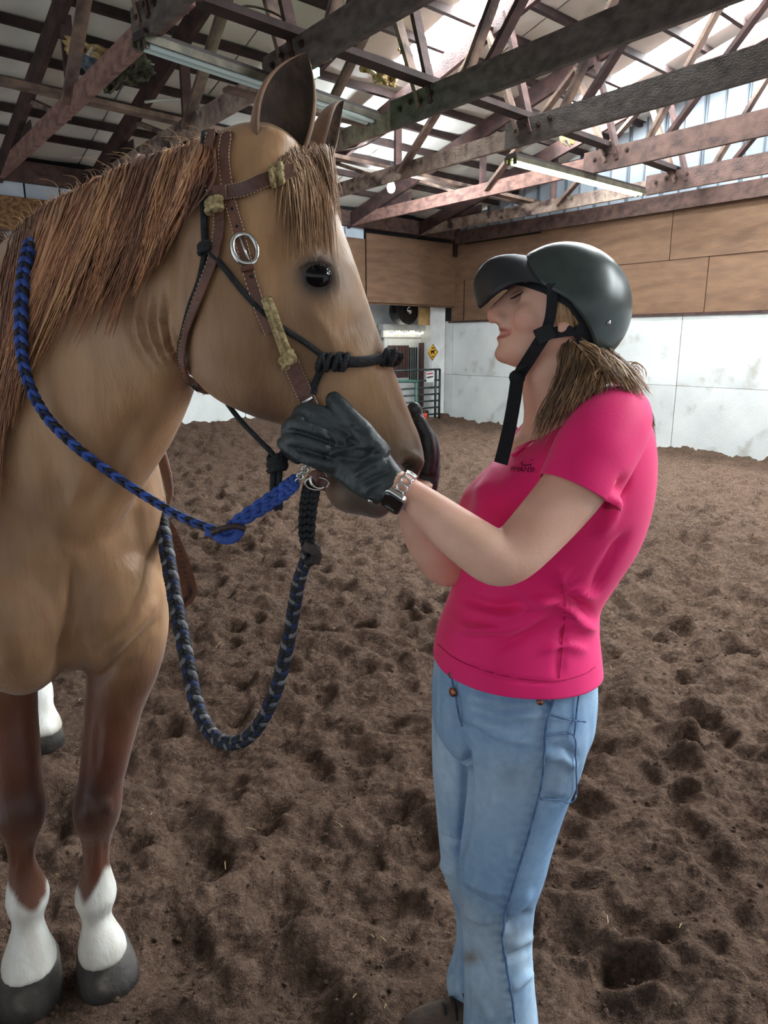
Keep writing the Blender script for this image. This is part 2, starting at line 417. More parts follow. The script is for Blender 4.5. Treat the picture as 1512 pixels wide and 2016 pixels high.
# ------------------------------------------------------------------ ground
BANK = lambda s, t: 0.40 * np.exp(-np.clip(s, 0, 99) / 0.8) * np.clip((t - 2.0) / 2.5, 0, 1) + 0.14 * np.exp(-np.clip(s, 0, 99) / 0.7) * np.clip(1.2 - t, 0, 1)
def make_ground():
    # height map with hoof prints, sampled onto a grid that is finer near the viewpoint
    x0, x1, y0, y1, cs = -9.0, 11.0, -0.5, 17.5, 0.02
    nx, ny = int((x1 - x0) / cs), int((y1 - y0) / cs)
    Hm = np.zeros((ny, nx))
    rg = np.random.default_rng(11)
    for k in range(8200):
        cx, cy = rg.uniform(x0, x1), rg.uniform(y0, y1)
        r = rg.uniform(0.045, 0.085); dep = rg.uniform(0.018, 0.058); ang = rg.uniform(0, math.pi); el = rg.uniform(1.0, 1.7)
        R = int(r * 3.4 / cs) + 1; i, j = int((cx - x0) / cs), int((cy - y0) / cs)
        ia, ib, ja, jb = max(i - R, 0), min(i + R, nx), max(j - R, 0), min(j + R, ny)
        if ib <= ia or jb <= ja: continue
        X, Y = np.meshgrid((np.arange(ia, ib) - i) * cs, (np.arange(ja, jb) - j) * cs)
        u = (X * math.cos(ang) + Y * math.sin(ang)) / el; v = -X * math.sin(ang) + Y * math.cos(ang)
        q = np.sqrt(u * u + v * v) / r
        Hm[ja:jb, ia:ib] += -dep * np.exp(-(q ** 2.6)) + dep * 0.62 * np.exp(-((q - 1.45) / 0.42) ** 2) * (0.6 + 0.4 * np.sin(3 * np.arctan2(v, u) + k))
    Hm = 0.075 * np.tanh(Hm / 0.075)
    ys = np.concatenate([np.linspace(-9, 0.25, 16)[:-1], 0.25 + (17.6) * (np.exp(np.linspace(0, 1, 880) * 3.9) - 1) / (math.exp(3.9) - 1)])
    us = np.linspace(-1, 1, 600)
    Yg = np.repeat(ys[:, None], 600, 1); Xg = us[None] * (1.25 + 0.78 * np.clip(Yg, 0, 99)) * 0.95 + 0.02
    wide = np.clip((0.25 - ys) / 9, 0, 1)[:, None]; Xg = Xg * (1 + 6 * wide)
    X, Y = Xg.ravel(), Yg.ravel()
    fi = np.clip((X - x0) / cs, 0, nx - 2); fj = np.clip((Y - y0) / cs, 0, ny - 2); i = fi.astype(int); j = fj.astype(int); a = fi - i; b = fj - j
    h = Hm[j, i] * (1 - a) * (1 - b) + Hm[j, i + 1] * a * (1 - b) + Hm[j + 1, i] * (1 - a) * b + Hm[j + 1, i + 1] * a * b
    p = np.stack([X, Y, np.zeros_like(X)], 1)
    h = h + 0.060 * (fbm(p * 2.6, 3) - 0.5) + 0.14 * (fbm(p * np.array([7.0, 10.5, 1]), 3) - 0.5) + 0.030 * (fbm(p * 30, 3) - 0.5)
    d = p - CORNER; s = d @ GSA; t = d @ GTB
    # the ground is trodden level round the hooves and boots
    for gx, gy, gr in ((-0.69, 1.40, .16), (-0.885, 1.36, .16), (-1.27, 2.6, .16), (-1.47, 2.45, .16), (0.17, 1.35, .2), (0.3, 1.2, .2)):
        w = np.exp(-(((X - gx) ** 2 + (Y - gy) ** 2) / gr ** 2) ** 2); h = h * (1 - w) - 0.004 * w
    h = h + BANK(s, t) * (0.85 + 0.3 * fbm(p * 1.7, 2))
    V = np.stack([X, Y, h], 1)
    ok = (s > -2.6) & (t > -0.25)
    n = 600; m = len(ys)
    I = np.arange((m - 1) * n).reshape(m - 1, n)[:, :-1].ravel()
    keep = ok[I] | ok[I + 1] | ok[I + n] | ok[I + n + 1]; I = I[keep]
    F = np.stack([I, I + 1, I + n + 1, I + n], 1)
    used = np.zeros(len(V), bool); used[F.ravel()] = True; idx = np.cumsum(used) - 1
    V = V[used]; F = idx[F]
    me = bpy.data.meshes.new('floor')
    me.vertices.add(len(V)); me.vertices.foreach_set('co', V.astype(np.float32).ravel())
    me.loops.add(F.size); me.loops.foreach_set('vertex_index', F.astype(np.int32).ravel())
    me.polygons.add(len(F)); me.polygons.foreach_set('loop_start', (np.arange(len(F)) * 4).astype(np.int32))
    me.update(calc_edges=True); me.polygons.foreach_set('use_smooth', np.ones(len(F), bool))
    me.materials.append(M_dirt)
    o = bpy.data.objects.new('floor', me); COL.objects.link(o); o['kind'] = 'structure'; o['_w'] = [0., 0., 0.]
    tag(o, 'churned dark brown arena footing full of hoof prints', 'ground')
    return o
floor_o = make_ground()
def clods():
    rg = np.random.default_rng(17); t = (1 + 5 ** .5) / 2
    I0 = np.array([(-1, t, 0), (1, t, 0), (-1, -t, 0), (1, -t, 0), (0, -1, t), (0, 1, t), (0, -1, -t), (0, 1, -t), (t, 0, -1), (t, 0, 1), (-t, 0, -1), (-t, 0, 1)]) / 1.9
    FI = np.array([(0, 11, 5), (0, 5, 1), (0, 1, 7), (0, 7, 10), (0, 10, 11), (1, 5, 9), (5, 11, 4), (11, 10, 2), (10, 7, 6), (7, 1, 8), (3, 9, 4), (3, 4, 2), (3, 2, 6), (3, 6, 8), (3, 8, 9), (4, 9, 5), (2, 4, 11), (6, 2, 10), (8, 6, 7), (9, 8, 1)])
    n = 15000; y = .75 + 7.0 * rg.random(n) ** 2.0; x = rg.uniform(-1, 1, n) * (.62 * y + .35)
    # ground height from the floor mesh itself
    me = floor_o.data; A = np.zeros(len(me.vertices) * 3, np.float32); me.vertices.foreach_get('co', A); A = A.reshape(-1, 3)
    cs = .03; k = np.floor(A[:, :2] / cs).astype(int); key = (k[:, 0] + 1000) * 5000 + k[:, 1] + 1000; o = np.argsort(key); ks = key[o]
    q = (np.floor(x / cs).astype(int) + 1000) * 5000 + np.floor(y / cs).astype(int) + 1000; ii = np.clip(np.searchsorted(ks, q), 0, len(ks) - 1); ok = ks[ii] == q
    x, y, z = x[ok], y[ok], A[o[ii[ok]], 2]; n = len(x); r = .0022 + .0075 * rg.random(n) ** 3.5
    V = I0[None] * (r[:, None, None] * rg.uniform(.55, 1.25, (n, 12, 1))) * np.array([1, 1, .75]) + np.stack([x, y, z + r * .25], 1)[:, None]
    F = FI[None] + (np.arange(n) * 12)[:, None, None]
    o_ = add('dirt_clods', (V.reshape(-1, 3), [tuple(int(i) for i in f) for f in F.reshape(-1, 3)]), M_dirt, floor_o, smooth=False, kind='stuff')
clods()
def straw():
    rg = np.random.default_rng(23); mb = MB()
    for k in range(70):
        y = rg.uniform(1.0, 4.5); x = rg.uniform(-1, 1) * (.55 * y); a = rg.uniform(0, math.pi); L = rg.uniform(.012, .04); z = .012 + rg.uniform(0, .02)
        d = np.array([math.cos(a), math.sin(a), rg.normal(0, .25)]) * L
        mb.add(*tube_vf([np.array([x, y, z]) - d / 2, np.array([x, y, z + .003]), np.array([x, y, z]) + d / 2], .0009, 4))
    add('straw_bits', mb, mat('straw', srgb(206, 186, 140), None, rough=.7), floor_o, kind='stuff')
straw()

# ------------------------------------------------------------------ walls
ZB = 1.97      # underside of the plywood band on the gable wall
def panel(name, s0, t0, s1, t1, z0, z1, mat_, parent, th=0.018, gap=0.006, out=0.0):
    "upright sheet between two plan points, thickness towards the arena"
    p, q = W(s0, t0, 0), W(s1, t1, 0); d = nrm(q - p); n = np.array([-d[1], d[0], 0])
    if n @ (np.array([0, 0, 0]) - p) < 0: n = -n
    c = (p + q) / 2 + n * (out + th / 2); c[2] = (z0 + z1) / 2
    return add(name, box_vf(c, (q - p) / 2 * (1 - gap * 2 / np.linalg.norm(q - p)), n * th / 2, np.array([0, 0, (z1 - z0) / 2 - gap / 2])), mat_, parent)
def wall_core(name, s0, t0, s1, t1, z0, z1, mat_, label, cat='wall'):
    p, q = W(s0, t0, 0), W(s1, t1, 0); d = nrm(q - p); n = np.array([-d[1], d[0], 0])
    if n @ (np.array([0, 0, 0]) - p) < 0: n = -n
    c = (p + q) / 2 - n * 0.05; c[2] = (z0 + z1) / 2
    return add(name, box_vf(c, (q - p) / 2, n * 0.05, (0, 0, (z1 - z0) / 2)), mat_, None, label=label, cat=cat, kind='structure', base=True)
wall_gable = wall_core('wall_gable', -2.4, 0, 20, 0, -0.3, 3.6, M_void, 'gable end wall, whitewashed boards below brown plywood')
s = -2.4; k = 0
for s0 in np.arange(-2.42, 20, 2.44):
    for z0, z1 in ((-0.28, 0.93), (0.93, ZB)):
        panel('white_board', s0, 0, s0 + 2.44, 0, z0, z1, M_white, wall_gable, out=0.002 * (k % 3)); k += 1
for s0 in np.arange(0.0, 20, 2.44):
    panel('plywood_sheet', s0 + .35, 0, s0 + 2.79, 0, ZB + 0.002, 2.72, M_ply, wall_gable, out=0.03 + 0.004 * (k % 2))
    panel('plywood_sheet', s0 - .25, 0, s0 + 2.19, 0, 2.72, 3.40 if s0 > 2 else 3.37, M_ply, wall_gable, out=0.03 + (0.012 if s0 > 2 else 0)); k += 1
panel('ledger_board', -0.1, 0, 20, 0, ZB - 0.035, ZB + 0.006, M_top, wall_gable, th=0.05, out=0)
trim_1 = add('trim_1', beam_vf(W(-0.2, 0.06, 3.5), W(20, 0.06, 3.5), 0.14, 0.22), M_plate, label='reddish timber plate along the top of the gable wall', cat='beam', kind='structure')

wall_eave = wall_core('wall_eave', 0, 2.35, 0, 20, -0.3, 3.9, M_void, 'long side wall, white boards under a plywood band')
add('header_core', box_vf(W(-.05, 1.1, 3.1), GB * 1.25, GA * .05, (0, 0, .8)), M_void, wall_eave)
panel('infill_board', -0.02, 0.0, 0.32, 0.0, 1.97, 3.4, M_ply, wall_gable, out=.02)
for t0 in np.arange(2.35, 20, 2.44):
    panel('white_board', 0, t0, 0, min(t0 + 2.44, 20), -0.28, 1.05, M_white, wall_eave)
    panel('white_board', 0, t0, 0, min(t0 + 2.44, 20), 1.05, 2.23, M_white, wall_eave)
for kk, t0 in enumerate(np.arange(0.02, 20, 2.28)):
    panel('plywood_sheet', 0, t0, 0, t0 + 2.28, 2.25, 3.40 if kk in (0,) else 3.30, M_ply if kk < 3 else M_osb, wall_eave, out=0.06 if kk == 0 else 0.035)
panel('header_board', 0, 0.02, 0, 2.35, 2.22, 2.40, M_ply, wall_eave, th=0.1, out=-0.06)
for kk, t0 in enumerate(np.arange(2.3, 20, 0.42)):
    panel('clerestory_sheet', 0, t0, 0, t0 + 0.42, 3.28, 3.50, M_siding, wall_eave, out=0.0, gap=0.012)
trim_2 = add('trim_2', beam_vf(W(0.06, -0.1, 3.59), W(0.06, 20, 3.59), 0.12, 0.24), M_plate, label='weathered timber plate carrying the truss ends along the side wall', cat='beam', kind='structure')
add('corner_bracket', box_vf(W(0.1, 0.1, 3.3), GA * 0.04, GB * 0.04, (0, 0, 0.14)), M_iron, wall_eave)

# gable siding above the plate
wall_siding = wall_core('wall_siding', 0, -0.04, 20, -0.04, 3.4, 3.62, M_void, 'pale ribbed metal siding closing the gable above the plate')
ROOF_Z = lambda s: 3.74 + 0.237 * (s if s <= 10 else 20 - s)
for kk, s0 in enumerate(np.arange(0.0, 20, 0.29)):
    sm = s0 + 0.145; zt = ROOF_Z(sm) + 0.02
    panel('siding_sheet', s0, 0, s0 + 0.29, 0, 3.6, zt, M_siding, wall_siding, th=0.01, gap=0.004, out=-0.02)
    panel('siding_rib', s0 - 0.012, 0, s0 + 0.012, 0, 3.6, zt, M_rib, wall_siding, th=0.022, gap=0.0, out=-0.01)
    if kk % 2: panel('siding_rib', s0 + 0.03, 0, s0 + 0.046, 0, 3.6, zt, M_rib, wall_siding, th=0.02, gap=0.0, out=-0.01)

# ------------------------------------------------------------------ roof
def roof_pt(s, t, dz=0.0): return W(s, t, ROOF_Z(s) + dz)
cl = MB()
for (sa, sb) in ((-0.3, 10), (10, 20.3)):
    za, zb = 3.74 + 0.237 * (min(sa, 20 - sa)) , 3.74 + 0.237 * min(sb, 20 - sb)
    p = [W(sa, -0.3, za + .10), W(sb, -0.3, zb + .10), W(sb, 20, zb + .10), W(sa, 20, za + .10)]
    q = [v + np.array([0, 0, .05]) for v in p]
    cl.add(p + q, BOXF)
ceiling = add('ceiling', cl, M_void, label='low pitched roof deck over the arena', cat='roof', kind='structure')
SKY_T = [1.33, 4.25]
edges = [-0.3]
t = -0.3
while t < 20:
    t += 0.92; edges.append(t)
def roof_panels():
    cuts = []
    for a, b in zip(edges[:-1], edges[1:]):
        segs = [(a, b)]
        for ts in SKY_T:
            w = 0.22; out = []
            for (u, v) in segs:
                if v <= ts - w or u >= ts + w: out.append((u, v)); continue
                if u < ts - w - .03: out.append((u, ts - w))
                if v > ts + w + .03: out.append((ts + w, v))
            segs = out
        cuts += segs
    rg = np.random.default_rng(5)
    for (u, v) in cuts:
        for side in (0, 1):
            # slightly sagging liner sheet between the purlins
            ns = 24; ss = np.linspace(-0.25, 10, ns) if side == 0 else np.linspace(10, 20.25, ns)
            nw = 4; tt = np.linspace(u + .008, v - .008, nw)
            top = []; 
            for a_ in ss:
                for b_ in tt:
                    sag = 0.02 * math.sin((b_ - u) / (v - u) * math.pi) * (0.6 + 0.8 * rg.random())
                    top.append(roof_pt(a_, b_, 0.06 - sag))
            V = np.array(top); F = [(i * nw + j, i * nw + j + 1, (i + 1) * nw + j + 1, (i + 1) * nw + j) for i in range(ns - 1) for j in range(nw - 1)]
            U = V + np.array([0, 0, 0.02]); n0 = len(V)
            F2 = [tuple(i + n0 for i in f[::-1]) for f in F]
            add('liner_sheet', (np.concatenate([V, U]), F + F2), M_roof, ceiling, smooth=True)
    for ts in SKY_T:
        for side in (0, 1):
            a0, a1 = (3.3, 9.9) if side == 0 else (10.1, 16.7)
            p, q = roof_pt(a0, ts, 0.075), roof_pt(a1, ts, 0.075)
            o = add('skylight_sheet', beam_vf(p, q, 0.44, 0.012), M_sky, ceiling); o['label'] = 'bright translucent skylight sheet'
            if side == 0:
                e, g = roof_pt(-.25, ts, 0.075), roof_pt(a0, ts, 0.075)
                add('liner_sheet', beam_vf(e, g, 0.44, 0.012), M_roof, ceiling)
roof_panels()
for s0 in list(np.arange(0.62, 9.9, 0.475)) + list(np.arange(10.2, 20, 0.475)):
    add('purlin', beam_vf(W(s0, -0.2, ROOF_Z(s0) + 0.005), W(s0, 20, ROOF_Z(s0) + 0.005), 0.06, 0.075), M_purlin, ceiling)

# trusses
TT = [1.05, 2.65, 4.2, 5.55, 6.95, 8.03, 9.45]
TOPZ = lambda s: 3.54 + 0.237 * (s if s <= 10 else 20 - s)
TL = ['roof truss nearest the gable wall, its tie beam lowest of all over the plywood', 'second roof truss from the gable wall, reddish tie beam under the bare bulb', 'third roof truss from the gable wall, carrying the bare bulb and lit tube lamp', 'fourth roof truss from the gable wall, bolted tie beam behind the far horse ear',
      'fifth roof truss from the gable wall, mottled tie beam behind the near horse ear', 'pale tie beam truss at the far left above the mane', 'truss nearest the camera at the upper left edge']
bolt_src = [None]
def bolt(pos, parent):
    if bolt_src[0] is None:
        mb = MB(); mb.add(*lathe_vf([(0.028, 0), (0.028, 0.008)], (0, 0, 0), -GB * -1, 12)); mb.add(*lathe_vf([(0.016, 0.008), (0.016, 0.028)], (0, 0, 0), GB, 6))
        bolt_src[0] = add('bolt', mb, M_iron); 
        b0 = bolt_src[0]; c = np.array(b0['_w']); o = b0; o['_off'] = [float(x) for x in c]
        o.parent = parent; o.location = c + pos - np.array(parent['_w']); return o
    off = np.array(bolt_src[0]['_off']); return inst(bolt_src[0], 'bolt', pos + off, parent)
def truss(t, k):
    tr = empty('roof_truss', W(0.0, t, 3.5), TL[k], 'roof truss', 'roof trusses')
    z = 3.55; sp = 5.25 + 0.12 * ((k * 7) % 3 - 1)
    ml = [M_chord_l, M_chord_r, M_chord_l, M_chord_l, M_chord_l, M_chord_r, M_chord_l][k]
    add('bottom_chord', beam_vf(W(0.05, t, z), W(sp + .45, t, z), 0.05, 0.17), ml, tr)
    add('bottom_chord', beam_vf(W(sp - .35, t + .05, z + .01), W(13, t + .05, z + .01), 0.05, 0.235), M_chord_d if k not in (0, 1) else M_plate, tr)
    for i in range(4):
        bolt(W(sp - .2 + i * .14, t + .075, z + .03 + .025 * (i % 2)), tr)
    add('top_chord', beam_vf(W(-0.15, t, TOPZ(-.15)), W(10, t, TOPZ(10)), 0.055, 0.21, up=(0, 0, 1)), M_top, tr)
    add('top_chord', beam_vf(W(20.15, t, TOPZ(20.15)), W(10, t, TOPZ(10)), 0.055, 0.21, up=(0, 0, 1)), M_top, tr)
    webs = [(3.15, 3.15), (3.3, 4.75), (2.9, 1.75), (5.35, 4.95), (5.55, 6.55), (5.2, 4.7), (5.75, 7.4), (7.9, 6.7), (8.0, 8.0), (8.2, 9.7), (11.4, 10.1)]
    for i, (a, b) in enumerate(webs):
        off = 0.045 if i % 2 else -0.045
        add('web', beam_vf(W(a, t + off, z - 0.02), W(b, t + off, TOPZ(b) - .02), 0.04, 0.095, up=GB), M_web if i % 3 else M_top, tr)
    # knee plate at the heel
    add('heel_plate', box_vf(W(1.3, t - .035, 3.66), GA * 0.35, GB * 0.008, (0, 0, 0.12)), M_top, tr)
    return tr
for k, t in enumerate(TT): truss(t, k)
# long stringer boards lying across the tie beams
for s0, mm, lb in ((2.75, M_web, 'pale stringer board lying across the tie beams nearer the side wall'), (5.35, M_purlin, 'dark stringer board lying across the tie beams beside the tube lamps')):
    add('stringer_board', beam_vf(W(s0 + .2, 10, 3.715), W(s0 - .2, 0.1, 3.715), 0.14, 0.045) if s0 < 3 else beam_vf(W(s0 + .12, 10, 3.70), W(s0 - .25, 0.1, 3.70), 0.14, 0.05), mm, label=lb, cat='board')
# ------------------------------------------------------------------ lamps
M_tube_lit = emis('lit_fluorescent_tube', (0.86, 1.0, 0.42), 14.0)
M_tube_off = mat('dull_tube', srgb(190, 206, 200), None, rough=0.3)
M_fix = mat('lamp_housing', srgb(96, 90, 74), srgb(70, 66, 56), scale=10, rough=0.5, metal=0.3)
M_fix_d = mat('lamp_housing_dark', srgb(52, 42, 40), None, rough=0.6)
def tube_lamp(s0, t0, s1, t1, z, label, lit, tint=None):
    a, b = W(s0, t0, z), W(s1, t1, z); root = empty('fluorescent_lamp', (a + b) / 2, label, 'lamp', 'tube lamps under the trusses')
    d = nrm(b - a); sd = np.array([-d[1], d[0], 0])
    add('housing', beam_vf(a, b, 0.13, 0.05), M_fix_d, root)
    R = MB()
    for s_ in (-1, 1): R.add(*beam_vf(a + sd * .075 * s_ - [0, 0, .03], b + sd * .075 * s_ - [0, 0, .03], .012, .05))
    add('reflector', R, M_fix, root)
    for s_ in (-1, 1):
        o = sd * .035 * s_ - np.array([0, 0, .055]); add('tube', tube_vf([a + d * .05 + o, b - d * .05 + o], .019, 12), lit, root, smooth=True)
        for e in (a + d * .03, b - d * .03): add('lamp_holder', box_vf(e + o + [0, 0, .008], d * .012, sd * .016, (0, 0, .03)), M_fix, root)
    return root
tube_lamp(4.97, 4.12, 4.97, 1.55, 3.42, 'lit yellowish tube lamp on the right, above the plywood', M_tube_lit)
tube_lamp(5.25, 8.15, 4.97, 5.97, 3.45, 'unlit tube lamp at upper left, running behind the near ear', M_tube_off)
# bare bulb
bp = P(770, 368, 9.4); s_, t_ = ST(bp)
bulb = empty('light_bulb', bp, 'bright bare light bulb hanging under a tie beam', 'light bulb')
M_bulb = emis('glowing_bulb', (0.82, 0.92, 1.0), 1000.0)
add('glass', lathe_vf([(.012, .10), (.02, .08), (.035, .05), (.05, .01), (.052, -.02), (.04, -.055), (.02, -.072), (0, -.077)], bp, (0, 0, 1), 20), M_bulb, bulb, smooth=True)
M_sock = mat('teal_socket', srgb(40, 92, 110), None, rough=0.5)
add('socket', lathe_vf([(.02, .09), (.028, .10), (.03, .16), (.02, .20), (.012, .22)], bp, (0, 0, 1), 16), M_sock, bulb, smooth=True)
add('cable', tube_vf(catmull([bp + [0, 0, .21], bp + [.01, 0, .26], bp + [.0, 0.02, .30]], 8), .008, 8), M_sock, bulb, smooth=True)
# green indicator light behind the ear
gp = P(592, 138, 5.9)
green = empty('green_light', gp, 'small glowing green light on a tie beam behind the near ear', 'light')
M_green = emis('green_glow', (0.15, 1.0, 0.35), 14.0)
add('lens', lathe_vf([(0, .05), (.03, .045), (.05, .02), (.055, -.02), (.04, -.05), (0, -.06)], P(534, 150, 5.85), (0, 0, 1), 16), M_green, green, smooth=True)
add('housing', box_vf(P(534, 150, 5.85) + [0, 0, .08], GA * .06, GB * .05, (0, 0, .035)), M_fix_d, green)
add('lens', box_vf(P(617, 143, 5.9), GA * .05, GB * .03, (0, 0, .03)), M_green, green)
# junction box
jb = P(613, 200, 5.9); M_jb = mat('beige_box', srgb(190, 184, 150), None, rough=0.6)
j_o = empty('junction_box', jb, 'beige junction box between the ears of the horse under the roof', 'electrical box')
add('box', box_vf(jb, GA * .06, GB * .05, (0, 0, .055)), M_jb, j_o); add('cover', box_vf(jb + GB * .055, GA * .05, GB * .006, (0, 0, .045)), M_jb, j_o); add('bracket', beam_vf(jb + [0, 0, -.07] - GB * .6, jb + [0, 0, -.07] + GB * .8, .09, .03), M_web, j_o)
# cables slung under the roof
M_cable_w = mat('white_cable', srgb(205, 200, 190), None, rough=0.6)
add('electric_cable', tube_vf(catmull([P(285, 201, 7.2), P(330, 196, 7.3), P(370, 198, 7.3), P(400, 212, 7.3), P(425, 232, 7.2)], 30), .014, 6), M_cable_w, smooth=True, label='white electric cable looping under the roof above the mane', cat='cable')
add('electric_cable', tube_vf(catmull([P(640, 298, 8.0), P(680, 296, 8.0), P(720, 285, 8.1), P(765, 258, 8.1), P(800, 232, 8.1)], 30), .012, 6), M_iron, smooth=True, label='dark electric cable sagging above the bare bulb', cat='cable')
add('electric_cable', tube_vf(catmull([P(416, 0, 4.9), P(450, 18, 5.0), P(490, 12, 5.1), P(540, 26, 5.2), P(600, 60, 5.4), P(650, 62, 5.6)], 30), .008, 6), M_iron, smooth=True, label='thin dark wire drooping near the top edge beside the tube lamp', cat='cable')

# torn insulation hanging from the roof
def rag(name, pts, d0, seed, m, label, depth=.25, sub=7):
    "crumpled sheet: fan over an outline of pixels with real depth"
    rg = np.random.default_rng(seed); O = np.array(pts, float); c = O.mean(0); n = len(O) * 4; O2 = np.vstack([O, O[:1]]); ku = np.arange(n) / 4; B = np.stack([np.interp(ku, np.arange(len(O2)), O2[:, q]) for q in (0, 1)], 1); B = c + (B - c) * (1 + rg.normal(0, .11, (n, 1)))
    V = []; 
    for i in range(sub + 1):
        f = i / sub
        for k in range(n):
            q = c + (B[k] - c) * f; V.append((q[0], q[1]))
    V = np.array(V); nz = fbm(np.c_[V / 12, np.full(len(V), seed * 1.7)], 3) - .5
    X = np.array([P(a, b, d0 + depth * 2 * z_) for (a, b), z_ in zip(V, nz)])
    F = [(i * n + k, i * n + (k + 1) % n, (i + 1) * n + (k + 1) % n, (i + 1) * n + k) for i in range(sub) for k in range(n)]
    o = add(name, (X, F), m, smooth=True, label=label, cat='insulation', group='torn roof insulation'); md = o.modifiers.new('t', 'SOLIDIFY'); md.thickness = .02
    return o
rag('torn_insulation', [(130, 70), (190, 88), (235, 102), (210, 118), (180, 112), (150, 100), (134, 120), (128, 95)], 6.0, 1, M_tear, 'yellowed strip of torn roof insulation at upper left', .12)
rag('torn_insulation', [(212, 140), (235, 118), (258, 100), (300, 118), (305, 145), (275, 168), (240, 165), (222, 180), (212, 178), (206, 160)], 6.1, 2, M_teardark, 'dark greenish flap of torn roof liner hanging over the mane', .2)
rag('torn_insulation', [(136, 85), (170, 95), (205, 112), (200, 130), (175, 138), (150, 125), (132, 108)], 6.25, 9, M_rib, 'grey backing of torn liner beside the yellowed strip at upper left', .1)
rag('torn_insulation', [(705, 118), (725, 122), (745, 140), (775, 140), (782, 152), (776, 172), (766, 165), (752, 164), (738, 160), (728, 140), (712, 138)], 6.9, 3, M_tear, 'yellowed tuft of torn insulation hanging right of the near ear', .12)
rag('torn_insulation', [(1100, 268), (1112, 262), (1128, 268), (1132, 282), (1118, 288), (1104, 280)], 8.6, 4, M_tear, 'small yellow tuft of insulation above the lit tube lamp', .08)
rag('torn_insulation', [(785, 95), (800, 100), (812, 108), (812, 118), (798, 112), (786, 104)], 7.2, 6, M_tear, 'little yellow scrap of insulation below the skylight', .08)

# ------------------------------------------------------------------ the corner with the gate and stall front
GP = lambda px, py, s: (lambda r: EYE + r * ((s - GSA @ (EYE - CORNER)) / (GSA @ r)))(ray(px, py))
def plate_s(name, px0, py0, px1, py1, s, th, m, parent=None, **kw):
    "upright board on the plane s = const covering a pixel box"
    t0, z0 = on_s(px0, py1, s); t1, z1 = on_s(px1, py0, s); t1b, _ = on_s(px1, py1, s); 
    t1 = (t1 + t1b) / 2; z0 = max(z0, -.1)
    return add(name, box_vf(W(s, (t0 + t1) / 2, (z0 + z1) / 2), GB * (t1 - t0) / 2, GA * th / 2, (0, 0, (z1 - z0) / 2)), m, parent, **kw)
M_wpaint = mat('white_paint', srgb(236, 238, 238), srgb(214, 216, 214), scale=4, rough=0.6)
M_brown = mat('brown_door', srgb(96, 70, 66), srgb(70, 50, 48), scale=5, rough=0.6, stretch=(3, 3, .5))
M_pipe = mat('dark_gate_pipe', srgb(70, 84, 82), srgb(44, 48, 50), scale=12, rough=0.5, metal=0.5)
M_greenp = mat('green_pipe', srgb(70, 110, 98), srgb(56, 92, 84), scale=9, rough=0.55)
wall_back = wall_core('wall_back', -1.05, -0.2, -1.05, 6, -0.3, 3.3, M_wpaint, 'white stall front wall behind the gate opening')
bs = -1.0
door_1 = empty('door_1', GP(800, 830, bs + .05), 'white stall door with brown lower panel and upright bars', 'door'); door_1['kind'] = 'structure'
plate_s('door_frame', 752, 652, 842, 664, bs + .04, .08, M_wpaint, door_1); plate_s('door_frame', 832, 652, 842, 845, bs + .04, .08, M_wpaint, door_1)
plate_s('door_leaf', 756, 664, 832, 850, bs + .02, .05, M_wpaint, door_1)
plate_s('door_panel', 764, 680, 804, 744, bs + .06, .03, M_brown, door_1)
for k in range(6): plate_s('panel_board', 765 + k * 6.6, 682, 765 + k * 6.6 + 5.8, 742, bs + .085, .02, M_brown, door_1)
for k in range(4): plate_s('window_bar', 806 + k * 4.2, 684, 807.6 + k * 4.2, 748, bs + .07, .03, M_pipe, door_1)
plate_s('door_post', 825, 675, 834, 800, bs + .12, .06, M_brown, door_1)
# decorated shelf above the door
shelf = plate_s('shelf_board', 750, 640, 840, 650, bs + .12, .16, M_wpaint, label='white shelf board over the stall door', cat='shelf')
M_lampw = emis('string_light_glow', (1.0, 0.94, 0.78), 6.0)
sl_o = empty('string_lights', GP(800, 656, bs + .2), 'string of small glowing white lights under the shelf', 'string lights')
rg = np.random.default_rng(3)
for k in range(13):
    c = GP(764 + k * 5.6, 655 + 2.2 * math.sin(k * 1.3), bs + .21); add('bulb', ball_vf(c, .026, 8), M_lampw, sl_o, smooth=True)
add('wire', tube_vf(catmull([GP(764 + k * 5.6, 652 + 2.2 * math.sin(k * 1.3), bs + .21) for k in range(13)], 40), .006, 5), M_pipe, sl_o)
# black round fan hanging above
fan = empty('barrel_fan', GP(795, 620, bs + .3), 'black round barrel fan mounted above the stall door', 'fan')
fc_ = GP(795, 612, bs + .42)
add('drum', tube_vf([fc_ - GA * .14, fc_ + GA * .14], .26, 28), M_visor_f if 'M_visor_f' in globals() else mat('fan_black', srgb(42, 42, 44), srgb(30, 30, 32), scale=6, rough=.4), fan, smooth=False)
add('hub', lathe_vf([(.07, 0), (.07, .05), (.03, .07), (0, .07)], fc_ + GA * .14, GA, 18), M_steel, fan, smooth=True)
for k in range(4):
    th = np.linspace(0, 2 * math.pi, 28, endpoint=False); r_ = .08 + .055 * k
    add('guard_ring', tube_vf(np.array([fc_ + GA * .15 + GB * r_ * math.cos(a) + np.array([0, 0, r_ * math.sin(a)]) for a in th]), .006, 5, closed=True), M_iron, fan)
add('bracket', beam_vf(fc_ + GB * .3 - [0, 0, .05], fc_ + GB * .3 + [0, 0, .5], .05, .05, up=GA), M_iron, fan)
plate_s('wooden_cover_board', 824, 606, 848, 640, -.3, .04, mat('yellow_pine', srgb(196, 164, 110), srgb(170, 136, 88), scale=6, rough=.7), label='yellowish pine board beside the barrel fan', cat='board')
post = plate_s('white_post', 846, 600, 872, 850, -.15, .08, M_wpaint, label='white painted post carrying the yellow diamond sign', cat='post')
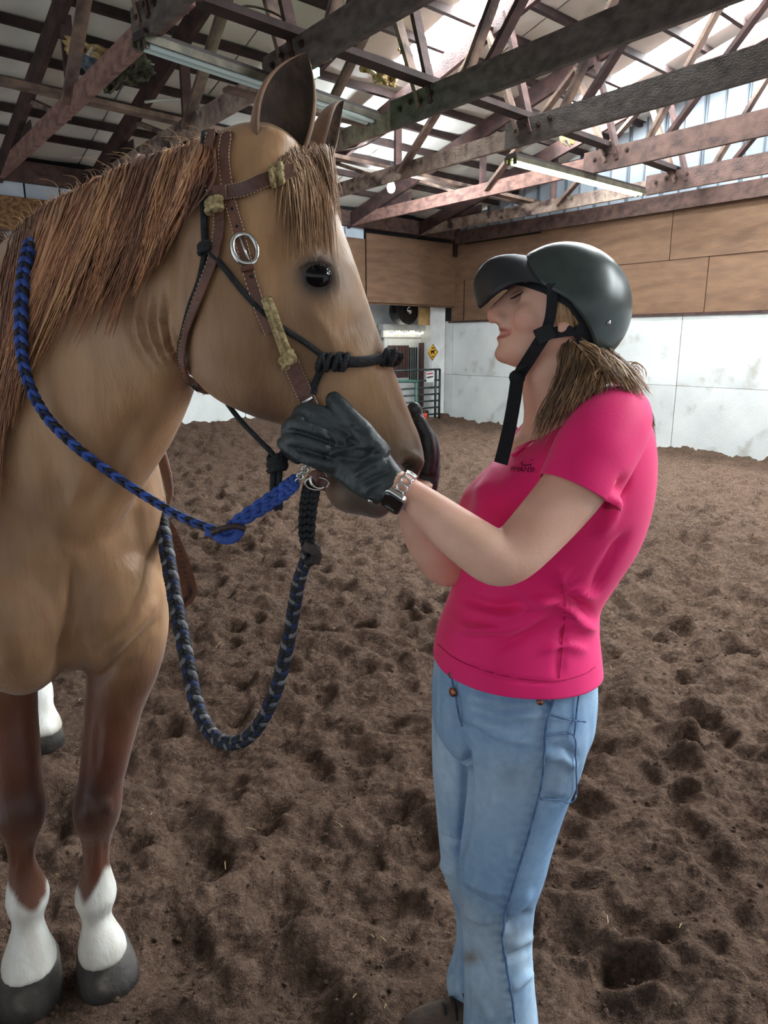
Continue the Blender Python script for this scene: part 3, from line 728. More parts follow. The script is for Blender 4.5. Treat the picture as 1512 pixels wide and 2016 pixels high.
# yellow horse sign
M_yel = mat('sign_yellow', srgb(236, 176, 36), None, rough=0.5); M_ink = mat('sign_black', srgb(24, 22, 22), None, rough=0.6)
sg = empty('horse_sign', GP(853, 693, -.095), 'yellow diamond warning sign with black horse silhouette', 'sign')
def flat_s(name, pix, s, th, m, parent):
    A = np.array([GP(a, b, s) for a, b in pix]); n = len(A); Bk = A - GA * th
    return add(name, (np.concatenate([A, Bk]), [tuple(range(n)), tuple(range(n, 2 * n))[::-1]] + [(i, n + i, n + (i + 1) % n, (i + 1) % n) for i in range(n)]), m, parent)
flat_s('diamond', [(852.5, 677), (862.5, 693), (851.5, 710), (842.5, 694)], -.095, .01, M_yel, sg)
flat_s('border', [(852.5, 677), (862.5, 693), (851.5, 710), (842.5, 694), (843.6, 694), (851.5, 708), (861.3, 693), (852.5, 679)], -.092, .002, M_ink, sg)
flat_s('horse_figure', [(848, 691), (850, 689.5), (853, 690), (855.5, 688.5), (857.5, 689.5), (856.8, 691), (855.2, 691.5), (855, 694), (855.8, 697.5), (854.4, 697.5), (853.4, 694.6), (850.6, 694.4), (849.6, 697.6), (848.4, 697.4), (848.6, 694)], -.092, .003, M_ink, sg)
flat_s('lettering_bar', [(850, 684), (855, 684), (855, 686), (850, 686)], -.092, .003, M_ink, sg); flat_s('lettering_bar', [(850, 701), (854, 701), (854, 703), (850, 703)], -.092, .003, M_ink, sg)
# small notice on the gate
ng = empty('notice_sheet', GP(846, 668, -.2), 'small pink and white notice fixed to the gate', 'sign')
flat_s('sheet', [(839, 733), (853, 731), (855, 752), (840, 753)], .06, .006, M_wpaint, ng); flat_s('print', [(840, 735), (852, 733.5), (853, 736), (841, 738)], (.064), .003, mat('print_red', srgb(190, 70, 90), None), ng); flat_s('print', [(840.5, 742), (852.5, 740), (853, 742.5), (841, 745)], (.064), .003, M_ink, ng)
# pipe gate across the opening
def gpt(px, py): return GP(px, py, .03)
gate = empty('pipe_gate', gpt(830, 838), 'dark pipe gate closing the opening in the corner', 'gate')
def rail(name, a, b, r=.018, m=M_pipe): add(name, tube_vf([a, b], r, 8), m, gate, smooth=True)
for py in (727, 748, 762, 775, 788, 801, 814, 827):
    l = gpt(770, py - 2.2 if py < 760 else py); r_ = gpt(866, py); l = W(.03, ST(l)[1], r_[2]); rail('rail', l, r_)
for px in (866, 858, 770): rail('upright', gpt(px, 727), np.array([*gpt(px, 727)[:2], .04]), .022)
rail('upright', gpt(819, 748), np.array([*gpt(819, 748)[:2], .04]), .03, M_greenp)
rail('green_rail', gpt(780, 750), gpt(824, 751), .03, M_greenp)
# red bucket by the gate
rb_p = Pz(829, 838, .12)
bk_ = empty('red_bucket', rb_p, 'red bucket standing at the foot of the gate', 'bucket')
add('pail', lathe_vf([(.0, 0), (.085, 0), (.105, .2), (.11, .21), (.1, .2), (.08, .02), (0, .02)], rb_p, (0, 0, 1), 20), mat('red_plastic', srgb(200, 70, 60), None, rough=.4), bk_, smooth=True)
th = np.linspace(0, math.pi, 14); add('handle', tube_vf(np.array([rb_p + GB * .105 * math.cos(a) + np.array([0, 0, .2 + .08 * math.sin(a)]) for a in th]), .005, 6), M_steel, bk_, smooth=True)
# ------------------------------------------------------------------ the horse
HORSE_FWD = np.array([0.46, -0.888, 0.0]); HORSE_RIGHT = np.array([-0.888, -0.46, 0.0])
CHEST = np.array([-0.66, 1.40, 0.0])
def srow(rows, n): return catmull(np.array(rows, float), n)
def surf(V, N, px, py, rad=7):
    "visible surface point of a skin under a photo pixel, and its normal"
    x, y, d = proj(V); m = ((x - px) ** 2 + (y - py) ** 2 < rad * rad) & ((N * (V - EYE)).sum(1) < 0)
    if not m.any(): m = ((x - px) ** 2 + (y - py) ** 2 < (rad * 4) ** 2)
    i = np.where(m)[0]; near = i[d[i] < d[i].min() + 0.06]
    k = near[np.argmin((x[near] - px) ** 2 + (y[near] - py) ** 2)]
    return P(px, py, d[k]), N[k]
def on_skin(V, N, pix, lift=0.004, n=None, rad=8):
    "pixel polyline laid on a skin -> path and normals"
    if n: pix = catmull(pix, n)
    Q = [surf(V, N, a, b, rad) for a, b in pix]
    nn = np.array([q[1] for q in Q]); 
    for _ in range(3):
        m = nn.copy(); m[1:-1] = (nn[:-2] + nn[1:-1] + nn[2:]) / 3; nn = m / np.linalg.norm(m, axis=1)[:, None]
    pp = np.array([q[0] for q in Q])
    dep = proj(pp)[2]
    for _ in range(3):
        m = dep.copy(); m[1:-1] = (dep[:-2] + dep[1:-1] + dep[2:]) / 3; dep = m
    pp = np.array([P(a, b, dd) for (a, b), dd in zip(pix, dep)])
    return pp + nn * lift, nn
def leg_rings(rows, n=40, ring=24):
    "rows: centre pixel x, y, world y plane, half width px, depth ratio"
    R = []
    for px, py, yy, hw, ratio in srow(rows, n):
        c = Py(px, py, yy); d = proj(c[None])[2][0]; w = hw * d / FPX
        R.append(ell_ring(c, HORSE_RIGHT * w, HORSE_FWD * w * ratio, ring, 2.2))
    return rings_vf(np.array(R))
def make_horse_skin():
    parts = []
    # head
    A0 = np.array([455.0, 265.0]); AD = np.array([0.4552, 0.8904]); AP = np.array([0.8904, -0.4552])
    rows = [(8, 40, -60, .045, 0, 2.0), (40, 88, -115, .080, .1, 2.1), (95, 112, -165, .098, .15, 2.2), (193, 122, -222, .106, .22, 2.3), (260, 113, -255, .110, .28, 2.4), (337, 102, -277, .106, .3, 2.5),
            (389, 94, -283, .098, .3, 2.5), (456, 84, -258, .085, .28, 2.5), (521, 78, -207, .071, .22, 2.4), (560, 75, -168, .063, .15, 2.3), (610, 69, -150, .057, .05, 2.3), (660, 63, -146, .055, 0, 2.2),
            (700, 59, -144, .057, 0, 2.2), (741, 47, -140, .056, 0, 2.2), (775, 14, -122, .046, 0, 2.1), (800, -35, -92, .022, 0, 2.0)]
    R = []
    v = nrm([-0.31, -0.95, 0.0])
    for t, sf, sb, hw, k, p in srow(rows, 70):
        d = 1.20 + 0.03 * t / 780
        a = P(*(A0 + AD * t + AP * sf), d); b = P(*(A0 + AD * t + AP * sb), d)
        c = (a + b) / 2; u = (a - b) / 2; vv = nrm(v - nrm(u) * (v @ nrm(u)))
        th = np.linspace(0, 2 * math.pi, 48, endpoint=False); cu, sv = np.cos(th), np.sin(th)
        e = 2 / max(p, 1.5); cu = np.sign(cu) * np.abs(cu) ** e; sv = np.sign(sv) * np.abs(sv) ** e
        w = hw * (1 - k * (1 - cu) / 2)
        R.append(c[None] + cu[:, None] * u[None] + (sv * w)[:, None] * vv[None])
    parts.append(rings_vf(np.array(R)))
    # chin and lower lip
    parts.append(rot_ball_vf(P(700, 968, 1.215), CR * .050, CU * .040, CF * .048, 20))
    parts.append(rot_ball_vf(P(668, 950, 1.215), CR * .028, CU * .036, CF * .042, 20))
    parts.append(rot_ball_vf(P(738, 990, 1.215), CR * .030, CU * .028, CF * .04, 20))
    # ear bases
    parts.append(tube_vf([P(505, 400, 1.15), P(530, 330, 1.15), P(548, 268, 1.148)], [.048, .046, .032], 18)); parts.append(tube_vf([P(600, 370, 1.26), P(618, 320, 1.285), P(632, 285, 1.29)], [.045, .036, .02], 18))
    # neck
    nk = [(478, 282, 1.20, 425, 600, 1.24, .072, -.29, -.956), (400, 290, 1.24, 375, 722, 1.28, .090, -.36, -.93), (300, 318, 1.31, 352, 775, 1.32, .108, -.45, -.89), (200, 362, 1.40, 326, 830, 1.36, .128, -.55, -.83),
          (100, 415, 1.50, 290, 905, 1.39, .148, -.65, -.76), (0, 500, 1.62, 228, 1000, 1.42, .165, -.75, -.66), (-80, 610, 1.75, 160, 1110, 1.46, .19, -.85, -.52)]
    R = []
    for r in srow(nk, 40):
        a = P(r[0], r[1], r[2]); b = P(r[3], r[4], r[5]); c = (a + b) / 2; u = (a - b) / 2; v = np.array([r[7], r[8], 0]); v = nrm(v - nrm(u) * (v @ nrm(u)))
        th = np.linspace(0, 2 * math.pi, 40, endpoint=False); cu, sv = np.cos(th), np.sin(th)
        w = r[6] * (1 - .35 * np.clip(cu, 0, 1) ** 2)
        R.append(c[None] + cu[:, None] * u[None] + (sv * w)[:, None] * v[None])
    parts.append(rings_vf(np.array(R)))
    # trunk
    tr = [(-.04, 1.08, .10, .09), (0, 1.09, .20, .155), (.07, 1.11, .275, .192), (.18, 1.14, .33, .215), (.35, 1.18, .40, .235), (.55, 1.2, .42, .265), (.8, 1.17, .42, .295), (1.1, 1.17, .41, .30), (1.4, 1.2, .38, .285), (1.65, 1.24, .31, .25), (1.85, 1.24, .17, .13)]
    R = []
    for s_, zc, hh, hw in srow(tr, 44):
        c = CHEST - HORSE_FWD * s_; R.append(ell_ring((c[0], c[1], zc), HORSE_RIGHT * hw, np.array([0, 0, hh]), 40, 2.25))
    parts.append(rings_vf(np.array(R)))
    # pectoral lobes and shoulders
    for sx, rr in ((1, .115), (-1, .115)):
        c = CHEST - HORSE_FWD * 0.05 + HORSE_RIGHT * sx * .095
        parts.append(rot_ball_vf((c[0], c[1], 0.99), HORSE_RIGHT * rr, HORSE_FWD * .12, np.array([0, 0, .17]), 20))
        c = CHEST - HORSE_FWD * 0.16 + HORSE_RIGHT * sx * .165
        parts.append(rot_ball_vf((c[0], c[1], 1.12), HORSE_RIGHT * .075, HORSE_FWD * .17, np.array([0, 0, .28]), 20))
    # fore legs: left one right in the picture
    lf = [(246, 1180, 1.52, 80, 1.25), (250, 1240, 1.52, 78, 1.25), (244, 1310, 1.51, 70, 1.2), (226, 1390, 1.50, 56, 1.15), (212, 1470, 1.49, 48, 1.15), (200, 1535, 1.485, 43, 1.1), (193, 1575, 1.475, 46, 1.05), (191, 1610, 1.475, 43, 1.0), (190, 1645, 1.48, 29, 1.15), (190, 1695, 1.485, 25, 1.3), (189, 1735, 1.485, 33, 1.3), (188, 1762, 1.48, 40, 1.2), (189, 1797, 1.47, 28, 1.1), (194, 1826, 1.455, 33, 1.1), (200, 1856, 1.45, 44, 1.1), (203, 1875, 1.45, 46, 1.1)]
    rf = [(-10, 1250, 1.50, 78, 1.25), (0, 1320, 1.49, 68, 1.2), (14, 1400, 1.475, 55, 1.15), (26, 1480, 1.455, 49, 1.15), (34, 1540, 1.445, 46, 1.1), (40, 1580, 1.435, 48, 1.05), (42, 1618, 1.43, 44, 1.0), (42, 1655, 1.43, 29, 1.15), (43, 1698, 1.43, 24, 1.3), (50, 1738, 1.43, 34, 1.3), (55, 1766, 1.425, 41, 1.2), (55, 1807, 1.41, 29, 1.1), (56, 1845, 1.40, 36, 1.1), (58, 1880, 1.395, 49, 1.1), (58, 1900, 1.39, 51, 1.1)]
    parts.append(leg_rings(lf)); parts.append(leg_rings(rf))
    # hind legs
    def hind(side, foot):
        hip = CHEST - HORSE_FWD * 1.42 + HORSE_RIGHT * side * .16
        f = np.array(foot, float)
        pts = [(hip + [0, 0, 1.15], .17, 1.5), (hip + HORSE_FWD * .07 + [0, 0, .92], .12, 1.7), (hip - HORSE_FWD * .02 + [0, 0, .72], .075, 1.7), (np.array([f[0], f[1], 0]) - HORSE_FWD * .16 + [0, 0, .54], .045, 1.7), (np.array([f[0], f[1], 0]) - HORSE_FWD * .1 + [0, 0, .42], .036, 1.4), (np.array([f[0], f[1], 0]) - HORSE_FWD * .08 + [0, 0, .28], .031, 1.3), (np.array([f[0], f[1], 0]) - HORSE_FWD * .06 + [0, 0, .2], .040, 1.2), (np.array([f[0], f[1], 0]) - HORSE_FWD * .03 + [0, 0, .14], .036, 1.1), (np.array([f[0], f[1], 0]) + [0, 0, .085], .052, 1.1), (np.array([f[0], f[1], 0]) + [0, 0, .06], .055, 1.1)]
        rows = [(*p, r * (1.25 if p[2] < .45 else 1), q) for p, r, q in pts]
        R = [ell_ring(r[:3], HORSE_RIGHT * r[3], HORSE_FWD * r[3] * r[4], 20, 2.2) for r in srow(rows, 36)]
        parts.append(rings_vf(np.array(R)))
    hf = Pz(90, 1462, 0.0)
    hind(-1, hf); hf2 = hf + HORSE_RIGHT * .24 - HORSE_FWD * .02; hind(1, hf2)
    V, F = remesh_vf(parts, 0.0075, 7)
    N = normals_of(V, F)
    # ---- modelling of the surface
    eye, en = surf(V, N, 622, 543)
    V = bulge(V, N, eye + en * 0.0, .055, .012)                        # orbital rim
    V = bulge(V, N, surf(V, N, 600, 500)[0], .030, .012)               # brow bone
    V = bulge(V, N, surf(V, N, 560, 470)[0], .035, -.010)              # hollow above the eye
    V = bulge(V, N, eye, .021, -.020)                                  # socket
    for px, py, r, am in ((480, 640, .085, .016), (430, 700, .06, .008), (700, 640, .035, -.006), (650, 620, .03, .006), (690, 700, .028, .006), (560, 700, .05, -.006), (610, 760, .04, -.004)):
        V = bulge(V, N, surf(V, N, px, py)[0], r, am)
    V = crease(V, N, [(600, 590), (640, 650), (668, 700)], 12, .006, dmax=1.3)      # facial crest
    V = crease(V, N, [(400, 420), (372, 520), (366, 620), (372, 700)], 12, -.010, dmax=1.32)   # groove behind the jaw
    for off in (0, 22, 45, 70):
        V = crease(V, N, [(330 - off, 560), (326 - off, 640), (340 - off * .9, 690), (362 - off * .75, 735)], 6, -.010, dmax=1.5)
    for off in (-11, 11, 33, 57):
        V = crease(V, N, [(330 - off, 580), (328 - off, 640), (342 - off * .9, 690), (362 - off * .75, 728)], 6.5, .007, dmax=1.5)
    # nostril
    ns, nn = surf(V, N, 806, 918)
    V = crease(V, N, [(790, 905), (806, 898), (822, 908), (824, 930)], 9, .008, dmax=1.3)
    V = crease(V, N, [(797, 925), (806, 914), (815, 920), (812, 938)], 9, -.026, dmax=1.3)
    V = crease(V, N, [(650, 905), (690, 935), (740, 965), (785, 975)], 5, -.007, dmax=1.3)    # mouth line
    # neck and chest muscles
    V = crease(V, N, [(300, 780), (230, 900), (170, 1000), (130, 1080)], 26, -.014, dmax=1.7)
    V = crease(V, N, [(60, 820), (110, 940), (125, 1040)], 28, -.012, dmax=1.8)
    V = crease(V, N, [(140, 1090), (138, 1200), (120, 1300), (118, 1360)], 10, -.014, dmax=1.7)
    V = crease(V, N, [(330, 1140), (280, 1220), (190, 1300)], 9, .008, dmax=1.7)
    V = crease(V, N, [(318, 1215), (260, 1275), (180, 1350)], 9, -.012, dmax=1.8)
    # tendons and joints of the legs
    for path, wd, dp in (([(178, 1640), (176, 1720)], 5, -.004), ([(206, 1640), (206, 1720)], 5, -.004), ([(172, 1570), (175, 1610)], 8, .005), ([(214, 1570), (212, 1605)], 8, .005), ([(195, 1400), (188, 1530)], 8, -.006), ([(28, 1650), (30, 1720)], 5, -.004), ([(56, 1650), (58, 1720)], 5, -.004)):
        V = crease(V, N, path, wd, dp, dmax=2.0)
    V = V + N * (0.004 * (fbm(V * 9, 3) - .5) + .0016 * (fbm(V * 40, 2) - .5))[:, None]
    return V, F
HV, HF = make_horse_skin()
HN = normals_of(HV, HF)
def horse_colors():
    z = HV[:, 2]; n = fbm(HV * 6, 3) - .5; n2 = fbm(HV * np.array([14, 14, 5.0]), 3) - .5
    base = np.array(srgb(176, 136, 98)); red = np.array(srgb(96, 52, 34)); dark = np.array(srgb(128, 98, 72)); white = np.array(srgb(226, 226, 220)); grey = np.array(srgb(74, 70, 66)); tan = np.array(srgb(190, 150, 112))
    C = np.repeat(base[None], len(HV), 0)
    lerp = lambda C, c, w: C * (1 - w[:, None]) + c[None] * w[:, None]
    C = lerp(C, dark, np.clip(.35 + 2.2 * n, 0, .6))
    C = lerp(C, red, np.clip((0.86 + .12 * n - z) / .22, 0, 1) * .92)
    fr = HV @ HORSE_FWD
    for ax_ in ([Py(250, 1230, 1.52), Py(244, 1310, 1.51), Py(212, 1470, 1.49)], [Py(-10, 1250, 1.50), Py(0, 1320, 1.49), Py(26, 1480, 1.455)]):
        dl = seg_dist(HV, ax_); C = lerp(C, red, .8 * np.exp(-(dl / .125) ** 6) * np.clip((.93 + .1 * n - z) / .10, 0, 1))
    x, y, d = proj(HV)
    # shade on the knees painted into the coat; dark muzzle and eye surround
    dk = np.array(srgb(38, 26, 22))
    for px, py in ((186, 1590), (48, 1600)):
        c = surf(HV, HN, px, py)[0]; C = lerp(C, dk, .7 * np.exp(-((HV - c) ** 2).sum(1) / .075 ** 2))
    # white socks with a ragged upper edge
    hx = HV @ HORSE_RIGHT
    fr = HV @ HORSE_FWD
    edge = .30 + .10 * n2 + .03 * np.sin(hx * 60)
    fore = (HV[:, 1] < 1.9)
    edge = np.where(fore, edge + .0, .46)
    C = lerp(C, white, np.clip((edge - z) / .02, 0, 1))
    C = lerp(C, np.array(srgb(150, 140, 126)), np.clip((.115 + .05 * n - z) / .05, 0, .8))
    m = P(735, 985, 1.2); C = lerp(C, grey, np.clip(1.3 * np.exp(-((HV - m) ** 2).sum(1) / .085 ** 2), 0, 1) * .9)
    m = surf(HV, HN, 806, 920)[0]; C = lerp(C, np.array(srgb(36, 34, 32)), np.clip(1.5 * np.exp(-((HV - m) ** 2).sum(1) / .028 ** 2), 0, 1))
    m = surf(HV, HN, 815, 900)[0]; C = lerp(C, np.array(srgb(96, 86, 70)), .5 * np.exp(-((HV - m) ** 2).sum(1) / .07 ** 2))
    e = surf(HV, HN, 624, 546)[0]; C = lerp(C, np.array(srgb(40, 36, 36)), np.clip(1.6 * np.exp(-((HV - e) ** 2).sum(1) / .033 ** 2), 0, .95))
    e = surf(HV, HN, 690, 655)[0]
    m = surf(HV, HN, 520, 815)[0]; C = lerp(C, np.array(srgb(84, 58, 44)), .75 * np.exp(-((HV - m) ** 2).sum(1) / .05 ** 2))
    # narrow blaze down the face
    b = np.stack([P(640, 330, 1.2), P(694, 480, 1.21), P(716, 560, 1.21), P(735, 620, 1.215)])
    C = lerp(C, np.array(srgb(214, 208, 200)), np.clip(1.2 - seg_dist(HV, b) / .022, 0, 1) * .9)
    return C
M_coat = mat('horse_coat', (1, 1, 1), (.78, .74, .70), scale=22, rough=0.42, bump=0.12, bscale=140, stretch=(1, 1, .25), vcol=True, spec=0.35, sheen=0.15)
horse = empty('horse', (HV[:, 0].mean(), 1.6, 0.0), 'chestnut dun horse with white socks, head turned toward the woman', 'horse')
body = add('body', (HV, HF), M_coat, horse, smooth=True, colors=horse_colors())

# hooves
M_hoof = mat('hoof_horn', srgb(88, 84, 80), srgb(58, 54, 52), scale=8, rough=0.7, bump=0.4, bscale=30, spots=srgb(122, 114, 104), spot_scale=7, spot_lo=.6, spot_hi=.75)
def hoof(pxt, pyt, hwt, pxb, pyb, hwb):
    b = Pz(pxb, pyb, -0.004); t = Py(pxt, pyt, b[1] + .008)
    d = proj(b[None])[2][0]; R = []
    for f, w, q in ((-.10, hwt * .86, 1.1), (0, hwt, 1.12), (.12, hwt * 1.03, 1.14), (.5, hwt * .45 + hwb * .55, 1.16), (1.0, hwb, 1.18)):
        c = t * (1 - f) + b * f + HORSE_FWD * .012 * f; w = w * d / FPX
        ring = ell_ring(c, HORSE_RIGHT * w, HORSE_FWD * w * q, 28, 2.3); R.append(ring)
    R = np.array(R); R[-1][:, 2] = -0.006
    return rings_vf(R)
add('hoof', hoof(203, 1866, 47, 212, 1912, 58), M_hoof, horse, smooth=True)
add('hoof', hoof(58, 1890, 53, 58, 1950, 61), M_hoof, horse, smooth=True)
for base_ in (Pz(90, 1462, 0.0), Pz(90, 1462, 0.0) + HORSE_RIGHT * .24 - HORSE_FWD * .02):
    V, F = rings_vf(np.array([ell_ring(base_ + [0, 0, .098], HORSE_RIGHT * .048, HORSE_FWD * .054, 24), ell_ring(base_ + [0, 0, .088], HORSE_RIGHT * .060, HORSE_FWD * .066, 24), ell_ring(base_ + [0, 0, -.005], HORSE_RIGHT * .072, HORSE_FWD * .08, 24)]))
    add('hoof', (V, F), M_hoof, horse, smooth=True)

# eye
M_eye = mat('horse_eye', srgb(14, 11, 12), None, rough=0.12, spec=0.28)
eye_p, eye_n = surf(HV, HN, 622, 543)
eye_c = eye_p - eye_n * 0.009
eb = add('eye', rot_ball_vf(eye_c, CR * .030 - CU * .004, CU * .0225 + CR * .003, CF * .020, 24), M_eye, horse, smooth=True)
M_lid = mat('eyelid_skin', srgb(52, 44, 40), None, rough=0.7)
def lid(pts, r):
    pth = np.array([P(a, b, proj(eye_c[None])[2][0] - .0125 + .00022 * ((a - 620) / 4) ** 2) for a, b in catmull(pts, 20)])
    return tube_vf(pth, r * np.sin(np.linspace(.25, math.pi - .25, 20)), 8)
M_lid2 = mat('upper_lid_coat', srgb(104, 80, 62), srgb(80, 62, 50), scale=30, rough=0.6)
add('eyelid', lid([(576, 556), (588, 526), (620, 510), (650, 522), (664, 556)], .0075), M_lid2, horse, smooth=True)
lash = MB(); rg = np.random.default_rng(2)
for k in range(40):
    a = rg.uniform(592, 650); b = 516 + ((a - 621) / 30) ** 2 * 18
    p0 = P(a, b, proj(eye_c[None])[2][0] - .018); p1 = p0 + CU * -.004 - CF * .014 + CR * rg.normal(0, .003); p2 = p1 + CU * -.008 - CF * .006
    lash.add(*tube_vf(catmull([p0, p1, p2], 5), np.linspace(.0005, .0001, 5), 3))
add('eyelashes', lash, M_lid, horse, smooth=True, kind='stuff')

# ears
M_ear_in = mat('ear_inner', srgb(52, 42, 36), srgb(84, 66, 52), scale=20, rough=0.8, bump=.3, bscale=90)
def ear(base, tip, wide, face, name, cup=0.45, curve=(0, 0, 0)):
    "cupped leaf; face = direction the opening looks"
    base = np.asarray(base); tip = np.asarray(tip); ax = tip - base; L = np.linalg.norm(ax); ax = nrm(ax)
    f = nrm(np.asarray(face) - ax * (np.asarray(face) @ ax)); sd = np.cross(ax, f)
    n, mrow = 22, 17; outer = []; inner = []
    for i in range(n):
        u = i / (n - 1)
        w = wide * (0.52 + 1.15 * u - .25 * u * u) * (1 - u ** 3.2) ** 0.9 if u < 1 else 0.0
        w = max(w, 0.0015)
        c = base + ax * L * u + np.asarray(curve) * math.sin(u * math.pi) 
        for j in range(mrow):
            ph = (j / (mrow - 1) - .5) * 2
            open_ = 2.25 - 1.0 * u                       # half angle of the wrap
            an = ph * open_
            o = c + sd * math.sin(an) * w - f * (math.cos(an) * w * .85 - w * .3)
            outer.append(o); inner.append(o + (c + f * w * .3 - o) * (.12 + .02))
    O_ = np.array(outer); I_ = np.array(inner); V = np.concatenate([O_, I_]); nb = len(O_)
    q = lambda i, j: i * mrow + j
    Fo = [(q(i, j), q(i + 1, j), q(i + 1, j + 1), q(i, j + 1)) for i in range(n - 1) for j in range(mrow - 1)]
    Fi = [tuple(nb + k for k in f_[::-1]) for f_ in Fo]
    rim = []
    for i in range(n - 1):
        rim.append((q(i, 0), nb + q(i, 0), nb + q(i + 1, 0), q(i + 1, 0))); rim.append((q(i, mrow - 1), q(i + 1, mrow - 1), nb + q(i + 1, mrow - 1), nb + q(i, mrow - 1)))
    o = add(name, (V, Fo + Fi + rim), M_ear, horse, smooth=True)
    o.data.materials.append(M_ear_in)
    for k in range(len(Fo), len(Fo) + len(Fi)): o.data.polygons[k].material_index = 1
    return o
M_ear = mat('ear_coat', srgb(136, 102, 76), srgb(104, 76, 56), scale=14, rough=0.6, bump=.1, bscale=120, sheen=.2)
ear(P(530, 368, 1.18), P(604, 104, 1.13), .055, CR * .62 - CF * .78 + CU * 0.1, 'ear', curve=CR * -.014)
ear(P(612, 330, 1.29), P(677, 198, 1.30), .042, CR * .93 - CF * .05 + CU * 0.1, 'ear', curve=CR * -.006)
HSM = SkinMap(HV, HN, 9.0, 2)
# ------------------------------------------------------------------ hair helper, mane and forelock
def strands(paths, r0, r1, cols, seg=9, sides=3, flat=1.0):
    "tapered hair strands; returns mesh data and vertex colours"
    mb = MB(); C = []
    for p, a, b, c in zip(paths, r0, r1, cols):
        q = catmull(p, seg); u = np.linspace(0, 1, seg); r = a * (1 - u) ** .6 * (0.55 + .45 * np.minimum(1, u * 5)) + b
        V, F = tube_vf(q, r, sides, cap=False, flat=flat); mb.add(V, F)
        k = (0.82 + .36 * u)[:, None] * np.asarray(c)[None]
        C.append(np.repeat(k, sides, 0))
    return mb, np.concatenate(C)
M_hair = mat('hair', (1, 1, 1), (.82, .8, .78), scale=30, rough=0.45, vcol=True, spec=0.4, sheen=0.1)
crest = np.array([(-130, 640, 1.80), (-80, 580, 1.74), (0, 486, 1.62), (60, 428, 1.55), (120, 386, 1.48), (200, 346, 1.40), (300, 302, 1.31), (370, 284, 1.26), (412, 274, 1.24)])
def mane():
    rg = np.random.default_rng(21)
    pal = [np.array(srgb(142, 97, 68)), np.array(srgb(172, 124, 86)), np.array(srgb(118, 77, 54)), np.array(srgb(196, 154, 110)), np.array(srgb(94, 60, 44)), np.array(srgb(154, 106, 74))]
    ncl = 84
    cu = np.sort(rg.uniform(0, 1, ncl)); tipv = []
    for u in cu:
        # fall of the hair: longest over the middle of the neck
        L = np.interp(u, [0, .2, .4, .6, .75, .9, 1], [600, 560, 500, 430, 380, 300, 130]) * rg.uniform(.6, 1.08)
        dx = np.interp(u, [0, .3, .6, 1], [-.02, -.08, -.34, -.30]) + rg.normal(0, .05)
        tipv.append((L * dx, L * (1 - .25 * abs(dx)), rg.integers(0, 6)))
    paths = []; r0 = []; r1 = []; cols = []
    def one(u, fine):
        c = catmull(crest, 400)[min(399, int(u * 399))]; c = c + np.array([rg.normal(0, 5), rg.normal(0, 4), rg.normal(0, .012)])
        k = int(np.clip(np.searchsorted(cu, u + rg.normal(0, .012)), 0, ncl - 1)); tx, ty, pc = tipv[k]
        f = rg.uniform(.55, 1.05); tip = np.array([c[0] + tx * f + rg.normal(0, 9), c[1] + ty * f])
        # clumping towards the clump's own tip
        cc = catmull(crest, 400)[int(cu[k] * 399)]; tip = tip * .45 + np.array([cc[0] + tx * f + rg.normal(0, 6), cc[1] + ty * f]) * .55
        n = 8; w = np.linspace(0, 1, n); bow = rg.normal(0, 10)
        pix = np.stack([c[0] + (tip[0] - c[0]) * (w ** 1.15) + bow * np.sin(w * math.pi), c[1] + (tip[1] - c[1]) * w], 1)
        D, NN = HSM.at(pix[:, 0], pix[:, 1]); D = np.where(np.isnan(D), c[2], D); D[0] = c[2]; D[1] = min(D[1], c[2] + .01)
        lift = (0.008 + .020 * rg.random()) * np.sin(np.clip(w * 2.2 + .25, 0, math.pi / 2)) + .006
        for _ in range(2): D[1:-1] = (D[:-2] + D[1:-1] * 2 + D[2:]) / 4
        X = np.array([P(a, b, dd - l) for (a, b), dd, l in zip(pix, D, lift)])
        X[0] += CU * -.008; X[1] += CU * rg.uniform(.002, .012)
        paths.append(X); col = pal[pc] * rg.uniform(.9, 1.5) * np.array([1.04, .99, .95])
        if fine: r0.append(rg.uniform(.0008, .0016)); r1.append(.0003)
        else: r0.append(rg.uniform(.0028, .0058)); r1.append(.0004)
        cols.append(col)
    for i in range(460): one(rg.uniform(0, .985), False)
    for i in range(5200): one(rg.uniform(0, .99), True)
    # fly-away hairs above the crest
    for i in range(90):
        u = rg.uniform(.1, .98); c = catmull(crest, 400)[int(u * 399)]; p0 = P(c[0], c[1], c[2]); h = rg.uniform(.008, .03)
        d = CR * rg.normal(-.6, .6) + CU * rg.uniform(.5, 1.0) + CF * rg.normal(0, .3)
        paths.append(np.array([p0, p0 + d * h * .6 + CU * h * .2, p0 + d * h + CR * -h * .5])); r0.append(.0004); r1.append(.00015); cols.append(pal[3] * rg.uniform(.7, 1.2))
    return strands(paths, r0, r1, cols, seg=10)
mb, C = mane()
tag(add('mane', mb, M_hair, horse, smooth=True, colors=C, kind='stuff'), 'long reddish blond mane')
